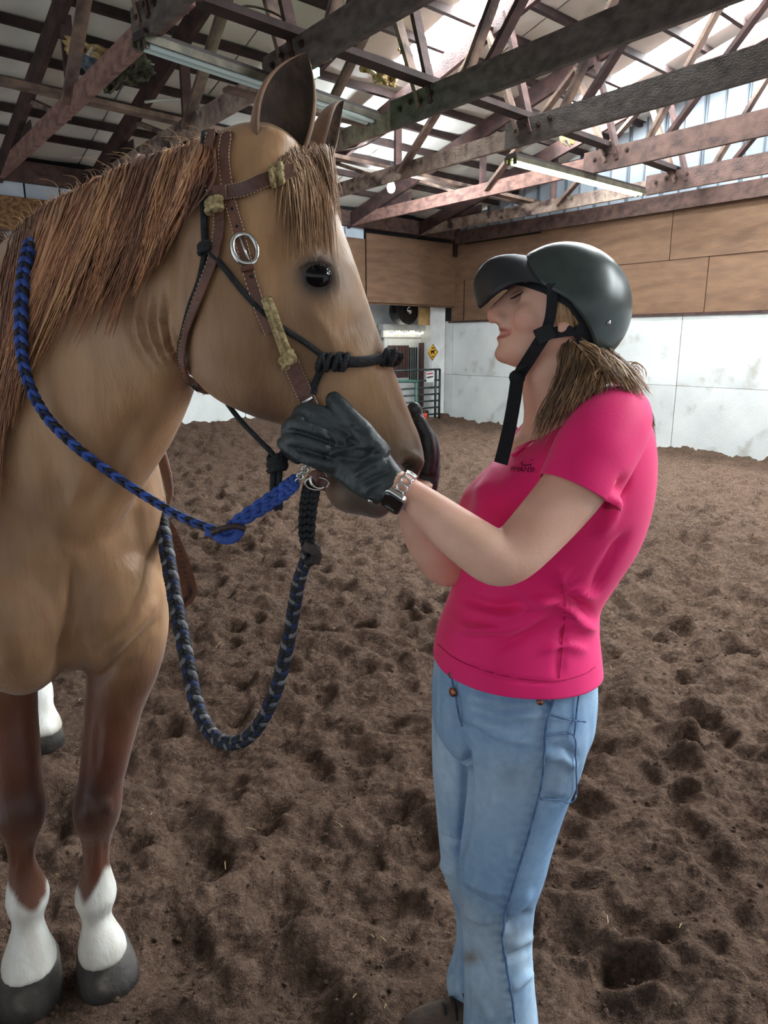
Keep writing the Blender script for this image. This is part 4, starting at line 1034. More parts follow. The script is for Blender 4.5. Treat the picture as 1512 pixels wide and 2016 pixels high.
def forelock():
    rg = np.random.default_rng(4); paths = []; r0 = []; r1 = []; cols = []
    pal = [np.array(srgb(158, 120, 88)), np.array(srgb(176, 138, 102)), np.array(srgb(136, 100, 74)), np.array(srgb(194, 156, 116))]
    roots = np.array([(556, 312), (590, 294), (618, 288), (640, 300)])
    def one(fine, edge):
        u = rg.uniform(0, 1); r = catmull(roots, 50)[int(u * 49)] + rg.normal(0, 5, 2)
        if edge: tip = np.array([rg.uniform(642, 676), rg.uniform(370, 480)]); r = roots[2] + np.array([rg.uniform(-10, 40), rg.normal(4, 6)])
        else: tip = np.array([r[0] + rg.uniform(-22, 48) * (1.0 - .35 * u), r[1] + 40 + 190 * rg.random() ** 1.5])
        w = np.linspace(0, 1, 7); pix = np.stack([r[0] + (tip[0] - r[0]) * w ** .8, r[1] + (tip[1] - r[1]) * w], 1)
        D, NN = HSM.at(pix[:, 0], pix[:, 1]); base = 1.15 + .06 * np.clip((pix[:, 0] - 560) / 100, 0, 1); D = np.where(np.isnan(D), base if not edge else 1.2, D)
        if edge: D = np.full(7, 1.195 + rg.normal(0, .012))
        for _ in range(3): D[1:-1] = (D[:-2] + D[1:-1] * 2 + D[2:]) / 4
        lf = .003 + rg.uniform(.001, .008) * np.sin(w * math.pi)
        X = np.array([P(a, b, dd - l) for (a, b), dd, l in zip(pix, D, lf)])
        paths.append(X); r0.append(rg.uniform(.0006, .0013) if fine else rg.uniform(.002, .0035)); r1.append(.0002); cols.append(pal[rg.integers(0, 4)] * rg.uniform(.75, 1.15))
    for i in range(14): one(False, False)
    for i in range(480): one(True, False)
    for i in range(70): one(True, True)
    return strands(paths, r0, r1, cols, seg=9)
mb, C = forelock()
tag(add('forelock', mb, M_hair, horse, smooth=True, colors=C, kind='stuff'), 'wispy blond forelock')

# ------------------------------------------------------------------ tack
M_leather = mat('brown_leather', srgb(110, 70, 56), srgb(78, 48, 40), scale=14, rough=0.42, bump=0.15, bscale=90, spec=0.5)
M_leather_d = mat('dark_leather', srgb(58, 40, 36), srgb(40, 28, 26), scale=14, rough=0.45, bump=0.2, bscale=80, spec=0.5)
M_stitch = mat('pale_stitching', srgb(196, 170, 140), None, rough=0.8)
M_raw = mat('rawhide_braid', srgb(188, 168, 122), srgb(128, 108, 70), scale=120, rough=0.6, bump=0.6, bscale=150, detail=2)
M_cord = mat('black_cord', srgb(40, 42, 46), srgb(24, 25, 28), scale=90, rough=0.75, bump=0.5, bscale=300)
M_blue = mat('blue_rope', srgb(58, 92, 176), srgb(40, 66, 136), scale=40, rough=0.6, bump=0.3, bscale=260)
M_navy = mat('navy_rope', srgb(34, 48, 92), srgb(22, 30, 60), scale=40, rough=0.6, bump=0.3, bscale=260)
M_black = mat('black_rope', srgb(34, 35, 40), srgb(20, 21, 25), scale=40, rough=0.6, bump=0.3, bscale=260)
M_grey = mat('grey_rope_thread', srgb(118, 120, 124), srgb(84, 86, 90), scale=40, rough=0.6)
def over(X, NN):
    "carry a strap on over the poll and down the far side"
    a = X[0]; up = nrm(CU + CF * .2)
    pre = np.array([a + CF * .17 - CU * .10, a + CF * .14 - CU * .03, a + CF * .09 + CU * .004, a + CF * .045 + CU * .012])
    return np.concatenate([pre, X]), np.concatenate([np.array([CF, CF * .6 + CU * .6, up, up]), NN])
def strap(name, pix, w_px, parent, m=M_leather, lift=.005, n=28, thick=.004, dflt=None, poll=False):
    X, NN = HSM.lay(pix, lift, n, dflt)
    if poll: X, NN = over(X, NN)
    if name == 'throat_latch': X = np.concatenate([X, [X[-1] + CF * .04 - CU * .008, X[-1] + CF * .10 - CU * .004, X[-1] + CF * .16 + CU * .03]]); NN = np.concatenate([NN, [-CU, -CU, CF]])
    d = proj(X)[2].mean(); return add(name, strap_vf(X, w_px * d / FPX, thick, NN), m, parent, smooth=False), X, NN
def stitch(name, X, NN, off, parent, step=1):
    mb = MB(); T, _, _ = frames(X); B = np.cross(T, NN)
    Q = catmull(X + B * off + NN * .0025, len(X) * 3)
    for i in range(0, len(Q) - 1, 2): mb.add(*tube_vf(Q[i:i + 2], .0006, 4))
    return add(name, mb, M_stitch, parent)
bridle = empty('bridle', P(470, 480, 1.1), 'brown leather bridle with rawhide braided cheek and silver buckle on the horse', 'bridle')
throat, X, NN = strap('throat_latch', [(420, 268), (415, 320), (421, 385), (432, 412), (434, 455), (424, 510), (404, 566), (384, 622), (370, 668), (366, 712), (378, 748)], 21, bridle, lift=.007, n=44, poll=True); stitch('stitching', X, NN, .0075, throat)
crown, X, NN = strap('cheek_strap', [(450, 268), (444, 310), (449, 360), (459, 410), (470, 452), (482, 500), (496, 556), (514, 612), (531, 655)], 23, bridle, lift=.006, n=34, poll=True); stitch('stitching', X, NN, .0085, crown); stitch('stitching', X, NN, -.0085, crown)
brow, X, NN = strap('browband', [(424, 392), (452, 384), (486, 374), (516, 361), (548, 348), (572, 340)], 27, bridle, lift=.010, n=20); stitch('stitching', X, NN, .0105, brow); stitch('stitching', X, NN, -.0105, brow)
low, X, NN = strap('lower_cheek_strap', [(572, 712), (588, 748), (604, 782), (618, 810), (627, 835)], 34, bridle, lift=.008, n=16); stitch('stitching', X, NN, .013, low); stitch('stitching', X, NN, -.013, low)
for a, b in (((437, 372), (440, 402)), ):
    strap('keeper', [a, b], 30, bridle, lift=.012, n=6, thick=.006)
strap('keeper', [(478, 536), (502, 530)], 11, bridle, lift=.011, n=6, thick=.004)
strap('keeper', [(596, 792), (618, 782)], 6, bridle, lift=.0125, n=6, thick=.004, m=M_steel)
# strap holes
for a, b in ((460, 415), (469, 450), (489, 520), (497, 548)):
    X, NN = HSM.lay([(a, b - 1), (a, b + 1)], .0085, 3); add('strap_hole', lathe_vf([(.0026, -.001), (.0026, .001)], X[1], NN[1], 10), M_cord, crown)
# buckle
th = np.linspace(0, 2 * math.pi, 28, endpoint=False)
pix = np.stack([482 + 24 * np.sign(np.cos(th)) * np.abs(np.cos(th)) ** .8 + 5 * np.sin(th), 490 + 29 * np.sin(th)], 1)
D, NN = HSM.at(pix[:, 0], pix[:, 1]); dm = np.nanmean(D)
bk = np.array([P(a, b, dm - .010 + .012 * (a - 482) / 40) for a, b in pix])
buckle = add('buckle', tube_vf(bk, .0042, 8, closed=True), M_steel, bridle, smooth=True, label='silver horseshoe buckle')
buckle['label'] = 'silver buckle'
add('buckle_tongue', tube_vf([P(472, 468, dm - .013), P(481, 490, dm - .014), P(490, 512, dm - .012)], .002, 6), M_steel, buckle, smooth=True)
# rawhide braid and knots
def braid_vf(path, width, r, turns, k=3, n=None, phase=0.0, flat=.55, nref=None):
    "k-strand plait along a path; list of strand meshes"
    n = n or int(turns * 14); Q = catmull(path, n); T, N, B = frames(Q)
    if nref is not None:
        nr = np.asarray(nref, float); N = nr - T * (T @ nr)[:, None]; N /= np.linalg.norm(N, axis=1)[:, None] + 1e-9; B = np.cross(T, N)
    u = np.linspace(0, turns * 2 * math.pi, n); out = []
    width = np.broadcast_to(np.asarray(width, float), (n,)); r = np.broadcast_to(np.asarray(r, float), (n,))
    for i in range(k):
        ph = u + phase + i * 2 * math.pi / k
        out.append(tube_vf(Q + B * (width * np.sin(ph))[:, None] + N * (width * flat * np.sin(2 * ph))[:, None], r, 6))
    return out
X, NN = HSM.lay([(526, 592), (540, 632), (556, 676), (570, 712)], .012, 14)
rb = empty('rawhide_braid', X[7], parent=bridle)
for VF in braid_vf(X, .0055, .0045, 7, 4, nref=NN.mean(0)): add('rawhide_strand', VF, M_raw, rb, smooth=True)
def knot(c, r, ax, m, parent, name='knot', loops=4):
    mb = MB(); ax = nrm(ax); ref = CU if abs(ax @ CU) < .9 else CR; u = nrm(np.cross(ax, ref)); v = np.cross(ax, u)
    for i in range(loops):
        th = np.linspace(0, 2 * math.pi, 20, endpoint=False); o = (i - (loops - 1) / 2) / loops * 1.7 * r
        tl = .35 * (1 if i % 2 else -1)
        ring = np.array([c + ax * (o + tl * r * math.sin(a * (1 + i % 2))) + u * math.cos(a) * r + v * math.sin(a) * r for a in th])
        mb.add(*tube_vf(ring, r * .42, 6, closed=True))
    mb.add(*rot_ball_vf(c, ax * r * 1.0, u * r * .95, v * r * .95, 10))
    return add(name, mb, m, parent, smooth=True)
def skin_pt(px, py, lift=.008, rad=None):
    X, NN = HSM.lay([(px - 2, py), (px, py), (px + 2, py)], lift, None); return X[1]
knot(skin_pt(540, 350, .014), .012, CR * .9 + CU * .4, M_raw, bridle, 'rawhide_knot', 3)
knot(skin_pt(430, 412, .016), .011, CU, M_raw, bridle, 'rawhide_knot', 3)
knot(skin_pt(566, 706, .014), .011, CU * .9 - CR * .4, M_raw, bridle, 'rawhide_knot', 3)
X, NN = HSM.lay([(528, 590), (532, 606), (540, 622)], .012, 8)
# snaffle ring at the lips
bit_c = P(628, 944, 1.15)
th = np.linspace(0, 2 * math.pi, 30, endpoint=False)
add('bit_ring', tube_vf(np.array([bit_c + CR * .013 * math.cos(a) + CU * .014 * math.sin(a) + CF * .006 * math.cos(a) for a in th]), .0026, 8, closed=True), M_steel, bridle, smooth=True)
add('mouthpiece', tube_vf([P(600, 825, 1.13), P(640, 838, 1.118), P(665, 856, 1.125)], .004, 8), M_steel, bridle, smooth=True)

# rope halter
halter = empty('rope_halter', P(560, 690, 1.12), 'black rope halter with knotted noseband under the bridle', 'halter')
def cord(name, pix, r, lift=.007, n=30, dflt=None, m=M_cord):
    X, NN = HSM.lay(pix, lift, n, dflt)
    if name == 'cheek_cord': X, NN = over(X, NN)
    if name == 'noseband': X = np.concatenate([X, [X[-1] + CF * .03 - CR * .002, X[-1] + CF * .065 - CR * .02, X[-1] + CF * .10 - CR * .07, X[-1] + CF * .11 - CR * .12]])
    if name == 'throat_cord': X = np.concatenate([X, [X[-1] + CF * .05 + CU * -.004, X[-1] + CF * .12 + CU * .01]])
    return add(name, tube_vf(X, r, 8), m, halter, smooth=True)
cord('cheek_cord', [(408, 270), (404, 330), (405, 400), (408, 470), (409, 492)], .0058, lift=.006)
cord('throat_cord', [(409, 492), (398, 550), (382, 600), (368, 650), (360, 700), (370, 748)], .005, lift=.006)
cord('jaw_cord', [(410, 495), (440, 525), (480, 576), (520, 618), (560, 648), (604, 676), (640, 704)], .0052, lift=.005)
knot(skin_pt(409, 492, .008), .009, CU, M_cord, halter, 'knot', 3)
cord('noseband', [(628, 722), (640, 712), (672, 712), (716, 712), (757, 707), (776, 706)], .0088, lift=.009, n=30)
cord('noseband_cord', [(640, 714), (628, 738), (620, 758), (618, 775)], .0062, lift=.006)
for a, b in ((672, 712), (757, 707), (640, 712)):
    knot(skin_pt(a, b, .010), .0118, CR, M_cord, halter, 'knot', 3)
kc = P(546, 912, 1.16)
for off in (0, .010):
    pth = [P(448, 795, 1.24 - off), P(472, 826, 1.22 - off), P(510, 866, 1.18 - off), P(536, 893, 1.165 - off), kc]
    add('chin_cord', tube_vf(catmull(pth, 20), .0045, 8), M_cord, halter, smooth=True)
add('chin_cord', tube_vf(catmull([kc, P(556, 890, 1.15), P(566, 868, 1.14), P(584, 850, 1.13)], 12), .0045, 8), M_cord, halter, smooth=True)
knot(kc, .013, CU, M_cord, halter, 'fiador_knot', 4)
for dx in (-6, 6):
    add('lead_loop', tube_vf(catmull([kc + CR * dx * .0008, P(543 + dx, 950, 1.16), P(545 + dx, 990, 1.165), P(548 + dx * .2, 1004, 1.165)], 12), .0052, 8), M_cord, halter, smooth=True)

# reins
def rein(pixd, w_px, r_px, turns, name, label, mats, k, n_extra=None):
    Q = np.array([P(*q) for q in pixd]); path = catmull(Q, 60)
    root = empty(name, path[np.argmin(path[:, 2])], label, 'rein', 'braided reins')
    n = int(turns * 12); d = proj(catmull(Q, n))[2]
    wp = np.interp(np.linspace(0, 1, n), np.linspace(0, 1, len(w_px)), w_px) * d / FPX; rp = np.interp(np.linspace(0, 1, n), np.linspace(0, 1, len(r_px)), r_px) * d / FPX
    for i, VF in enumerate(braid_vf(path, wp, rp, turns, k, n=n, nref=-CF)):
        add('strand', VF, mats[i % len(mats)], root, smooth=True)
    return root
def skd(px, py, lift):
    D, _ = HSM.at(px, py); return (px, py, float(D) - lift if not np.isnan(D) else 1.5)
near = [(100, 440, 1.56), (82, 436, 1.525), (70, 452, 1.50), skd(58, 490, .035)] + [skd(a, b, .045 if b < 800 else .022) for a, b in ((48, 540), (42, 610), (42, 680), (54, 748), (90, 818), (150, 880), (225, 936))] + [(300, 985, 1.33), (362, 1020, 1.25), (430, 1046, 1.19)]
ropeR = rein(near, [8, 9, 9, 8.5, 7, 6, 5.5, 5, 5], [6.5, 7, 7, 6.5, 5.5, 5, 4.6, 4.3, 4.2], 17, 'braided_rein', 'blue and black braided rein draped over the neck toward the bit', [M_blue, M_navy, M_blue, M_black], 4)
def doubled(pa, pb, spread_px, w, r, turns, root, mats):
    for s_ in (-1, 1):
        q = [(a + s_ * spread_px * b_, b2, d) for (a, b2, d), b_ in zip(pa, pb)]
        path = np.array([P(*x) for x in q]); dd = proj(path)[2].mean()
        for i, VF in enumerate(braid_vf(path, w * dd / FPX, r * dd / FPX, turns, 3, nref=-CF)): add('doubled_strand', VF, mats[i % len(mats)], root, smooth=True)
for s_ in (-1, 1):
    path = np.array([P(440, 1052 + 2 * s_, 1.185), P(470, 1026 + 5 * s_, 1.175), P(520, 994 + 8 * s_, 1.165), P(560, 966 + 9 * s_, 1.155), P(584, 946 + 6 * s_, 1.15)])
    for i, VF in enumerate(braid_vf(path, .0042, .0048, 5, 2, nref=-CF)): add('doubled_strand', VF, M_blue, ropeR, smooth=True)
add('end_loop', tube_vf(catmull([P(424, 1052, 1.185), P(440, 1062, 1.18), P(462, 1058, 1.178), P(474, 1040, 1.178), P(455, 1040, 1.18)], 24), .0085, 8), M_blue, ropeR, smooth=True)
add('leather_tie', tube_vf(catmull([P(416, 1050, 1.17), P(440, 1040, 1.165), P(465, 1036, 1.165), P(484, 1042, 1.168)], 14), .005, 8, flat=.5), M_leather_d, ropeR, smooth=True)
add('tie_end', tube_vf([P(404, 1050, 1.18), P(420, 1052, 1.18), P(432, 1050, 1.178)], .005, 8), M_blue, ropeR, smooth=True)
def chain(p, q, n, parent, m=M_steel):
    p, q = np.asarray(p), np.asarray(q); ax = nrm(q - p); L = np.linalg.norm(q - p) / n
    for i in range(n):
        c = p + (q - p) * (i + .5) / n; sd = nrm(np.cross(ax, CF if i % 2 else CU))
        th = np.linspace(0, 2 * math.pi, 14, endpoint=False)
        add('chain_link', tube_vf(np.array([c + ax * math.cos(a) * L * .68 + sd * math.sin(a) * .0055 for a in th]), .0018, 6, closed=True), m, parent, smooth=True)
chain(P(584, 948, 1.148), P(608, 914, 1.14), 5, ropeR)
far = [(292, 885, 1.66), (302, 950, 1.62), (320, 1040, 1.56), (334, 1120, 1.50), (350, 1210, 1.44), (368, 1300, 1.39), (388, 1390, 1.35), (418, 1446, 1.32), (460, 1463, 1.30), (502, 1438, 1.28), (538, 1372, 1.26), (562, 1290, 1.245), (578, 1205, 1.23), (590, 1140, 1.22), (606, 1094, 1.21)]
ropeL = rein(far, [8.5, 8.5, 8.5, 8.5, 8, 8, 8, 7], [7, 7, 7, 7, 6.6, 6.6, 6.5, 6], 26, 'braided_rein', 'black and blue braided rein hanging in a deep loop below the bit', [M_black, M_black, M_navy, M_black, M_grey], 5)
for s_ in (-1, 1):
    path = np.array([P(610 + 3 * s_, 1090, 1.205), P(604 + 7 * s_, 1050, 1.195), P(607 + 8 * s_, 1000, 1.18), P(613 + 8 * s_, 962, 1.165), P(617 + 5 * s_, 945, 1.16)])
    for i, VF in enumerate(braid_vf(path, .0042, .0050, 7, 2, nref=-CF)): add('doubled_strand', VF, M_black, ropeL, smooth=True)
add('end_loop', tube_vf(catmull([P(604, 1108, 1.205), P(618, 1100, 1.20), P(622, 1080, 1.2), P(608, 1076, 1.198), P(600, 1090, 1.2)], 22), .0085, 8), M_black, ropeL, smooth=True)
add('leather_tie', strap_vf(catmull([P(598, 1074, 1.19), P(610, 1080, 1.185), P(624, 1090, 1.185), P(620, 1110, 1.19)], 14), .016, .004, -CF), M_leather_d, ropeL)
add('slobber_strap', strap_vf(catmull([P(612, 950, 1.152), P(622, 938, 1.142), P(632, 946, 1.15), P(628, 962, 1.156)], 12), .022, .005, -CF), M_leather, ropeL)
th = np.linspace(0, 2 * math.pi, 24, endpoint=False)
add('concho_ring', tube_vf(np.array([P(624, 952, 1.15) + CR * .019 * math.cos(a) + CU * .010 * math.sin(a) - CF * .006 * math.sin(a) for a in th]), .0022, 6, closed=True), M_steel, ropeL, smooth=True)

# saddle
M_saddle = mat('saddle_leather', srgb(96, 64, 52), srgb(66, 44, 38), scale=10, rough=0.5, bump=0.2, bscale=60)
saddle = empty('western_saddle', CHEST - HORSE_FWD * .85 + [0, 0, 1.55], 'brown leather western saddle on the horse, horn showing behind the mane', 'saddle')
def sad(s_, lat, z): return CHEST - HORSE_FWD * s_ + HORSE_RIGHT * lat + np.array([0, 0, z])
# skirt: a curved sheet over the barrel
R1 = []; 
for s_ in np.linspace(.52, 1.28, 14):
    row = []
    for a in np.linspace(-1.15, 1.15, 25):
        row.append(sad(s_, math.sin(a) * .315, 1.19 + math.cos(a) * .435 + .02))
    R1.append(row)
R1 = np.array(R1); V0 = R1.reshape(-1, 3); nn_ = 25
F0 = [(i * nn_ + j, i * nn_ + j + 1, (i + 1) * nn_ + j + 1, (i + 1) * nn_ + j) for i in range(13) for j in range(24)]
ctr = sad(.9, 0, 1.19); V1 = V0 + (V0 - ctr) * .02
add('skirt', (np.concatenate([V0, V1]), [f[::-1] for f in F0] + [tuple(i + len(V0) for i in f) for f in F0]), M_saddle, saddle, smooth=True)
seat = [(.60, .10, 1.72, .06), (.70, .13, 1.71, .05), (.85, .15, 1.69, .04), (1.0, .16, 1.71, .05), (1.12, .17, 1.78, .07), (1.18, .14, 1.82, .04)]
add('seat', rings_vf(np.array([ell_ring(sad(a, 0, z), HORSE_RIGHT * w, np.array([0, 0, h]), 20) for a, w, z, h in seat])), M_saddle, saddle, smooth=True)
hc = P(6, 464, 2.02)
add('horn', lathe_vf([(.02, -.14), (.019, -.05), (.024, -.03), (.036, -.012), (.038, .004), (.03, .016), (.0, .02)], hc, np.array([0.1, -.1, 1]), 20), M_leather_d, saddle, smooth=True)
base_h = hc - np.array([0.014, -.014, .14]); add('fork', tube_vf([base_h + [0, 0, .03], (base_h + sad(.62, 0, 1.70)) / 2, sad(.62, 0, 1.66)], [.03, .06, .1], 14), M_saddle, saddle, smooth=True)
fpts = [(318, 1000), (346, 1040), (368, 1090), (384, 1140), (389, 1166), (380, 1186), (360, 1200), (338, 1206), (326, 1150), (318, 1080)]
fd = 1.88
front = np.array([P(a, b, fd) for a, b in fpts]); back = front + CF * .014 + CR * -.004
n = len(fpts)
fen = add('fender', (np.concatenate([front, back]), [tuple(range(n))[::-1], tuple(range(n, 2 * n))] + [(i, (i + 1) % n, n + (i + 1) % n, n + i) for i in range(n)]), M_saddle, saddle)
mb = MB()
for a, b in zip(catmull([(344, 1052), (358, 1100), (372, 1150), (376, 1168), (362, 1184), (346, 1194)], 26)[:-1:1], catmull([(344, 1052), (358, 1100), (372, 1150), (376, 1168), (362, 1184), (346, 1194)], 26)[1::1]):
    m_ = (a + b) / 2; d_ = (b - a) / np.linalg.norm(b - a); p_ = np.array([-d_[1], d_[0]]); mb.add(*tube_vf([P(*(m_ - p_ * 4 + d_ * 2), fd - .002), P(*(m_ + p_ * 4 - d_ * 2), fd - .002)], .0016, 4))
add('lacing', mb, M_cord, fen)
add('cinch_tab', tube_vf(catmull([P(322, 1208, 1.9), P(340, 1206, 1.89), P(352, 1222, 1.89), P(356, 1240, 1.9)], 10), .010, 8, flat=.4), M_leather_d, saddle, smooth=True)
add('stirrup_leather', strap_vf(catmull([sad(.88, -.3, 1.45), P(330, 940, 1.96), P(330, 1010, 1.90)], 10), .09, .008, HORSE_RIGHT * -1), M_saddle, saddle)
# ------------------------------------------------------------------ the woman
M_skin = mat('skin', (1, 1, 1), (.9, .84, .80), scale=16, rough=0.48, bump=0.06, bscale=160, vcol=True, spec=0.35)
M_skin.node_tree.nodes['Principled BSDF'].inputs['Subsurface Weight'].default_value = 0.08
M_skin.node_tree.nodes['Principled BSDF'].inputs['Subsurface Radius'].default_value = (0.012, 0.005, 0.003)
M_shirt = mat('pink_jersey', srgb(236, 34, 116), srgb(224, 24, 104), scale=5, rough=0.62, bump=0.05, bscale=300, spec=0.25, sheen=0.15)
M_denim = mat('washed_denim', (1, 1, 1), (.86, .88, .92), scale=60, rough=0.85, bump=0.10, bscale=420, vcol=True, spec=0.2)
M_glove = mat('black_glove_leather', srgb(52, 60, 62), srgb(36, 42, 44), scale=12, rough=0.42, bump=0.35, bscale=28, spec=0.5)
M_helmet = mat('helmet_shell', srgb(52, 64, 60), srgb(44, 54, 52), scale=40, rough=0.33, spec=0.5)
M_helmet_d = mat('helmet_lining', srgb(24, 25, 28), None, rough=0.8)
M_visor = mat('helmet_visor', srgb(34, 36, 40), None, rough=0.5, spec=0.4)
M_web_strap = mat('black_webbing', srgb(28, 30, 36), srgb(20, 21, 26), scale=200, rough=0.8, bump=0.4, bscale=500)
M_boot = mat('boot_leather', srgb(78, 62, 54), srgb(54, 42, 38), scale=9, rough=0.6, bump=0.3, bscale=30, spots=srgb(110, 92, 80), spot_scale=6, spot_lo=.55, spot_hi=.7)
person = empty('person', (0.2, 1.27, 0.0), 'woman in pink shirt, blue jeans and dark helmet holding the horse muzzle', 'person')

HF_ = nrm([-0.949, 0.05, 0.31]); HU_ = nrm(np.array([0, 0, 1.0]) - HF_ * HF_[2]); HL_ = np.cross(HU_, HF_)
HEAD0 = Py(959, 617, 1.25) - (HF_ * .118 + HU_ * -.034)
def hp(x, y, z): return HEAD0 + HF_ * x + HL_ * y + HU_ * z
def arm_vf(rows, n=36):
    R = srow(rows, n); Q = np.array([Py(a, b, c) for a, b, c, r in R]); return tube_vf(Q, R[:, 3], 20)
def make_skin():
    parts = []
    rows = [(-.103, .060, .015, .016), (-.097, .074, .0, .030), (-.084, .081, -.02, .044), (-.066, .082, -.04, .054), (-.044, .082, -.06, .061), (-.02, .083, -.076, .066), (.01, .085, -.086, .070), (.04, .088, -.09, .072), (.066, .081, -.084, .069), (.090, .056, -.064, .053), (.102, .02, -.03, .022)]
    R = []
    for z, xf, xb, hw in srow(rows, 50):
        R.append(ell_ring(hp((xf + xb) / 2, 0, z), HF_ * (xf - xb) / 2, HL_ * hw, 40, 2.25))
    parts.append(rings_vf(np.array(R)))
    # nose, lips, chin, cheekbones, brow
    parts.append(tube_vf(catmull([hp(.080, 0, .028), hp(.090, 0, .010), hp(.101, 0, -.014), hp(.107, 0, -.032), hp(.098, 0, -.042)], 14), np.interp(np.linspace(0, 1, 14), [0, .4, .75, 1], [.008, .009, .0125, .010]), 14))
    parts.append(tube_vf(catmull([hp(.072, 0, .030), hp(.080, 0, .006), hp(.086, 0, -.018), hp(.088, 0, -.036)], 10), [.009, .010, .0105, .011, .012, .0125, .013, .013, .013, .012], 12))
    for s in (-1, 1):
        parts.append(rot_ball_vf(hp(.092, .0125 * s, -.038), HF_ * .011, HL_ * .0085, HU_ * .008))
        parts.append(rot_ball_vf(hp(.046, .040 * s, -.024), HF_ * .034, HL_ * .0225, HU_ * .030))
        parts.append(rot_ball_vf(hp(.074, .030 * s, .031), HF_ * .016, HL_ * .024, HU_ * .009))
        parts.append(rot_ball_vf(hp(.070, .032 * s, .010), HF_ * .013, HL_ * .015, HU_ * .011))
        # ear
        parts.append(rot_ball_vf(hp(-.004, .069 * s, .004), HF_ * .014, HL_ * .008, HU_ * .030))
        parts.append(rot_ball_vf(hp(.003, .074 * s, -.024), HF_ * .009, HL_ * .006, HU_ * .012))
    parts.append(rot_ball_vf(hp(.078, 0, -.0515), HF_ * .0135, HL_ * .028, HU_ * .0065))
    parts.append(rot_ball_vf(hp(.076, 0, -.0665), HF_ * .0135, HL_ * .026, HU_ * .0075))
    parts.append(rot_ball_vf(hp(.066, 0, -.088), HF_ * .019, HL_ * .022, HU_ * .016))
    # neck into the chest
    nb = [(hp(-.018, 0, -.02), .060), (hp(-.022, 0, -.075), .056), (Py(1090, 745, 1.25), .056), (Py(1100, 800, 1.255), .062), (Py(1110, 850, 1.26), .085), (Py(1105, 910, 1.265), .10)]
    q = catmull(np.array([(*p, r) for p, r in nb]), 26); parts.append(tube_vf(q[:, :3], q[:, 3], 24))
    # chest and belly under the shirt
    R = []
    for fx, fy, bx, by, yc, hv in srow([(1052, 862, 1215, 800, 1.262, .10), (1010, 905, 1255, 850, 1.262, .135), (965, 960, 1265, 915, 1.262, .145), (950, 1060, 1235, 1065, 1.262, .13), (915, 1190, 1160, 1185, 1.265, .12), (890, 1290, 1150, 1290, 1.265, .13)], 24):
        a, b = Py(fx, fy, yc), Py(bx, by, yc); R.append(ell_ring((a + b) / 2, (b - a) / 2, np.array([0, hv, 0]), 28))
    parts.append(rings_vf(np.array(R)))
    parts.append(arm_vf([(1195, 845, 1.15, .052), (1165, 905, 1.115, .054), (1120, 972, 1.09, .050), (1060, 1042, 1.065, .046), (1012, 1090, 1.05, .043), (980, 1100, 1.045, .043), (944, 1080, 1.05, .042), (893, 1043, 1.065, .038), (843, 1002, 1.08, .031), (806, 972, 1.088, .025), (770, 948, 1.095, .024)]))
    parts.append(arm_vf([(1090, 860, 1.36, .052), (1000, 985, 1.345, .048), (925, 1085, 1.31, .044), (885, 1112, 1.29, .042), (858, 1090, 1.275, .042), (830, 1040, 1.265, .038), (815, 985, 1.26, .030), (826, 945, 1.255, .026)]))
    V, F = remesh_vf(parts, 0.0042, 3)
    N = normals_of(V, F)
    V = bulge(V, N, hp(.077, .031, .013), .008, -.003); V = bulge(V, N, hp(.080, .022, .006), .009, -.006); V = bulge(V, N, hp(.080, -.022, .006), .009, -.006)
    x = (V - HEAD0) @ HF_; y = (V - HEAD0) @ HL_; z = (V - HEAD0) @ HU_
    loc = np.stack([x, y, z], 1)
    def groove(path, w, dp):
        d, par = seg_dist2(loc, path); return V + N * (np.exp(-(d / w) ** 2) * np.clip(np.minimum(par, 1 - par) / .25, 0.15, 1) * dp)[:, None]
    V = groove([(.090, -.022, -.057), (.092, 0, -.059), (.090, .014, -.058), (.080, .026, -.055), (.066, .036, -.049)], .0034, -.007)      # mouth
    V = groove([(.098, .016, -.032), (.084, .028, -.042), (.074, .036, -.054)], .006, -.0028)                         # smile fold
    V = groove([(.094, .020, .006), (.080, .034, .0075), (.070, .042, .010)], .0028, -.0032)                            # lash line
    V = groove([(.088, 0, -.075), (.084, .015, -.076)], .006, -.003)
    V = groove([(-.002, .078, .02), (-.008, .080, .0), (.002, .078, -.012)], .005, -.004)
    return V, F
PV, PF = make_skin(); PN = normals_of(PV, PF)
def skin_cols():
    C = np.repeat(np.array(srgb(228, 186, 164))[None], len(PV), 0); n = fbm(PV * 14, 3) - .5
    lerp = lambda C, c, w: C * (1 - w[:, None]) + np.array(c)[None] * w[:, None]
    C = lerp(C, srgb(214, 150, 132), np.clip(.25 + 1.6 * n, 0, .5))
    loc = np.stack([(PV - HEAD0) @ HF_, (PV - HEAD0) @ HL_, (PV - HEAD0) @ HU_], 1)
    g = lambda c, r: np.exp(-((loc - np.array(c)) ** 2).sum(1) / r ** 2)
    C = lerp(C, srgb(214, 132, 118), .35 * g((.066, .05, -.03), .03)); C = lerp(C, srgb(206, 124, 112), .5 * g((.112, 0, -.034), .014))
    for p in ([(.088, -.02, -.053), (.092, 0, -.0525), (.088, .014, -.053), (.076, .028, -.052)], [(.088, -.018, -.065), (.090, 0, -.0655), (.086, .014, -.065), (.076, .028, -.055)]):
        C = lerp(C, srgb(176, 78, 80), np.clip(1.4 - seg_dist(loc, p) / .0045, 0, 1) * .95)
    C = lerp(C, srgb(92, 62, 54), np.clip(1.3 - seg_dist(loc, [(.094, .020, .006), (.080, .034, .0075), (.070, .042, .010)]) / .0026, 0, 1) * .8)
    C = lerp(C, srgb(128, 92, 72), np.clip(1.3 - seg_dist(loc, [(.092, .014, .030), (.082, .034, .036), (.066, .048, .033)]) / .004, 0, 1) * .6)
    return C
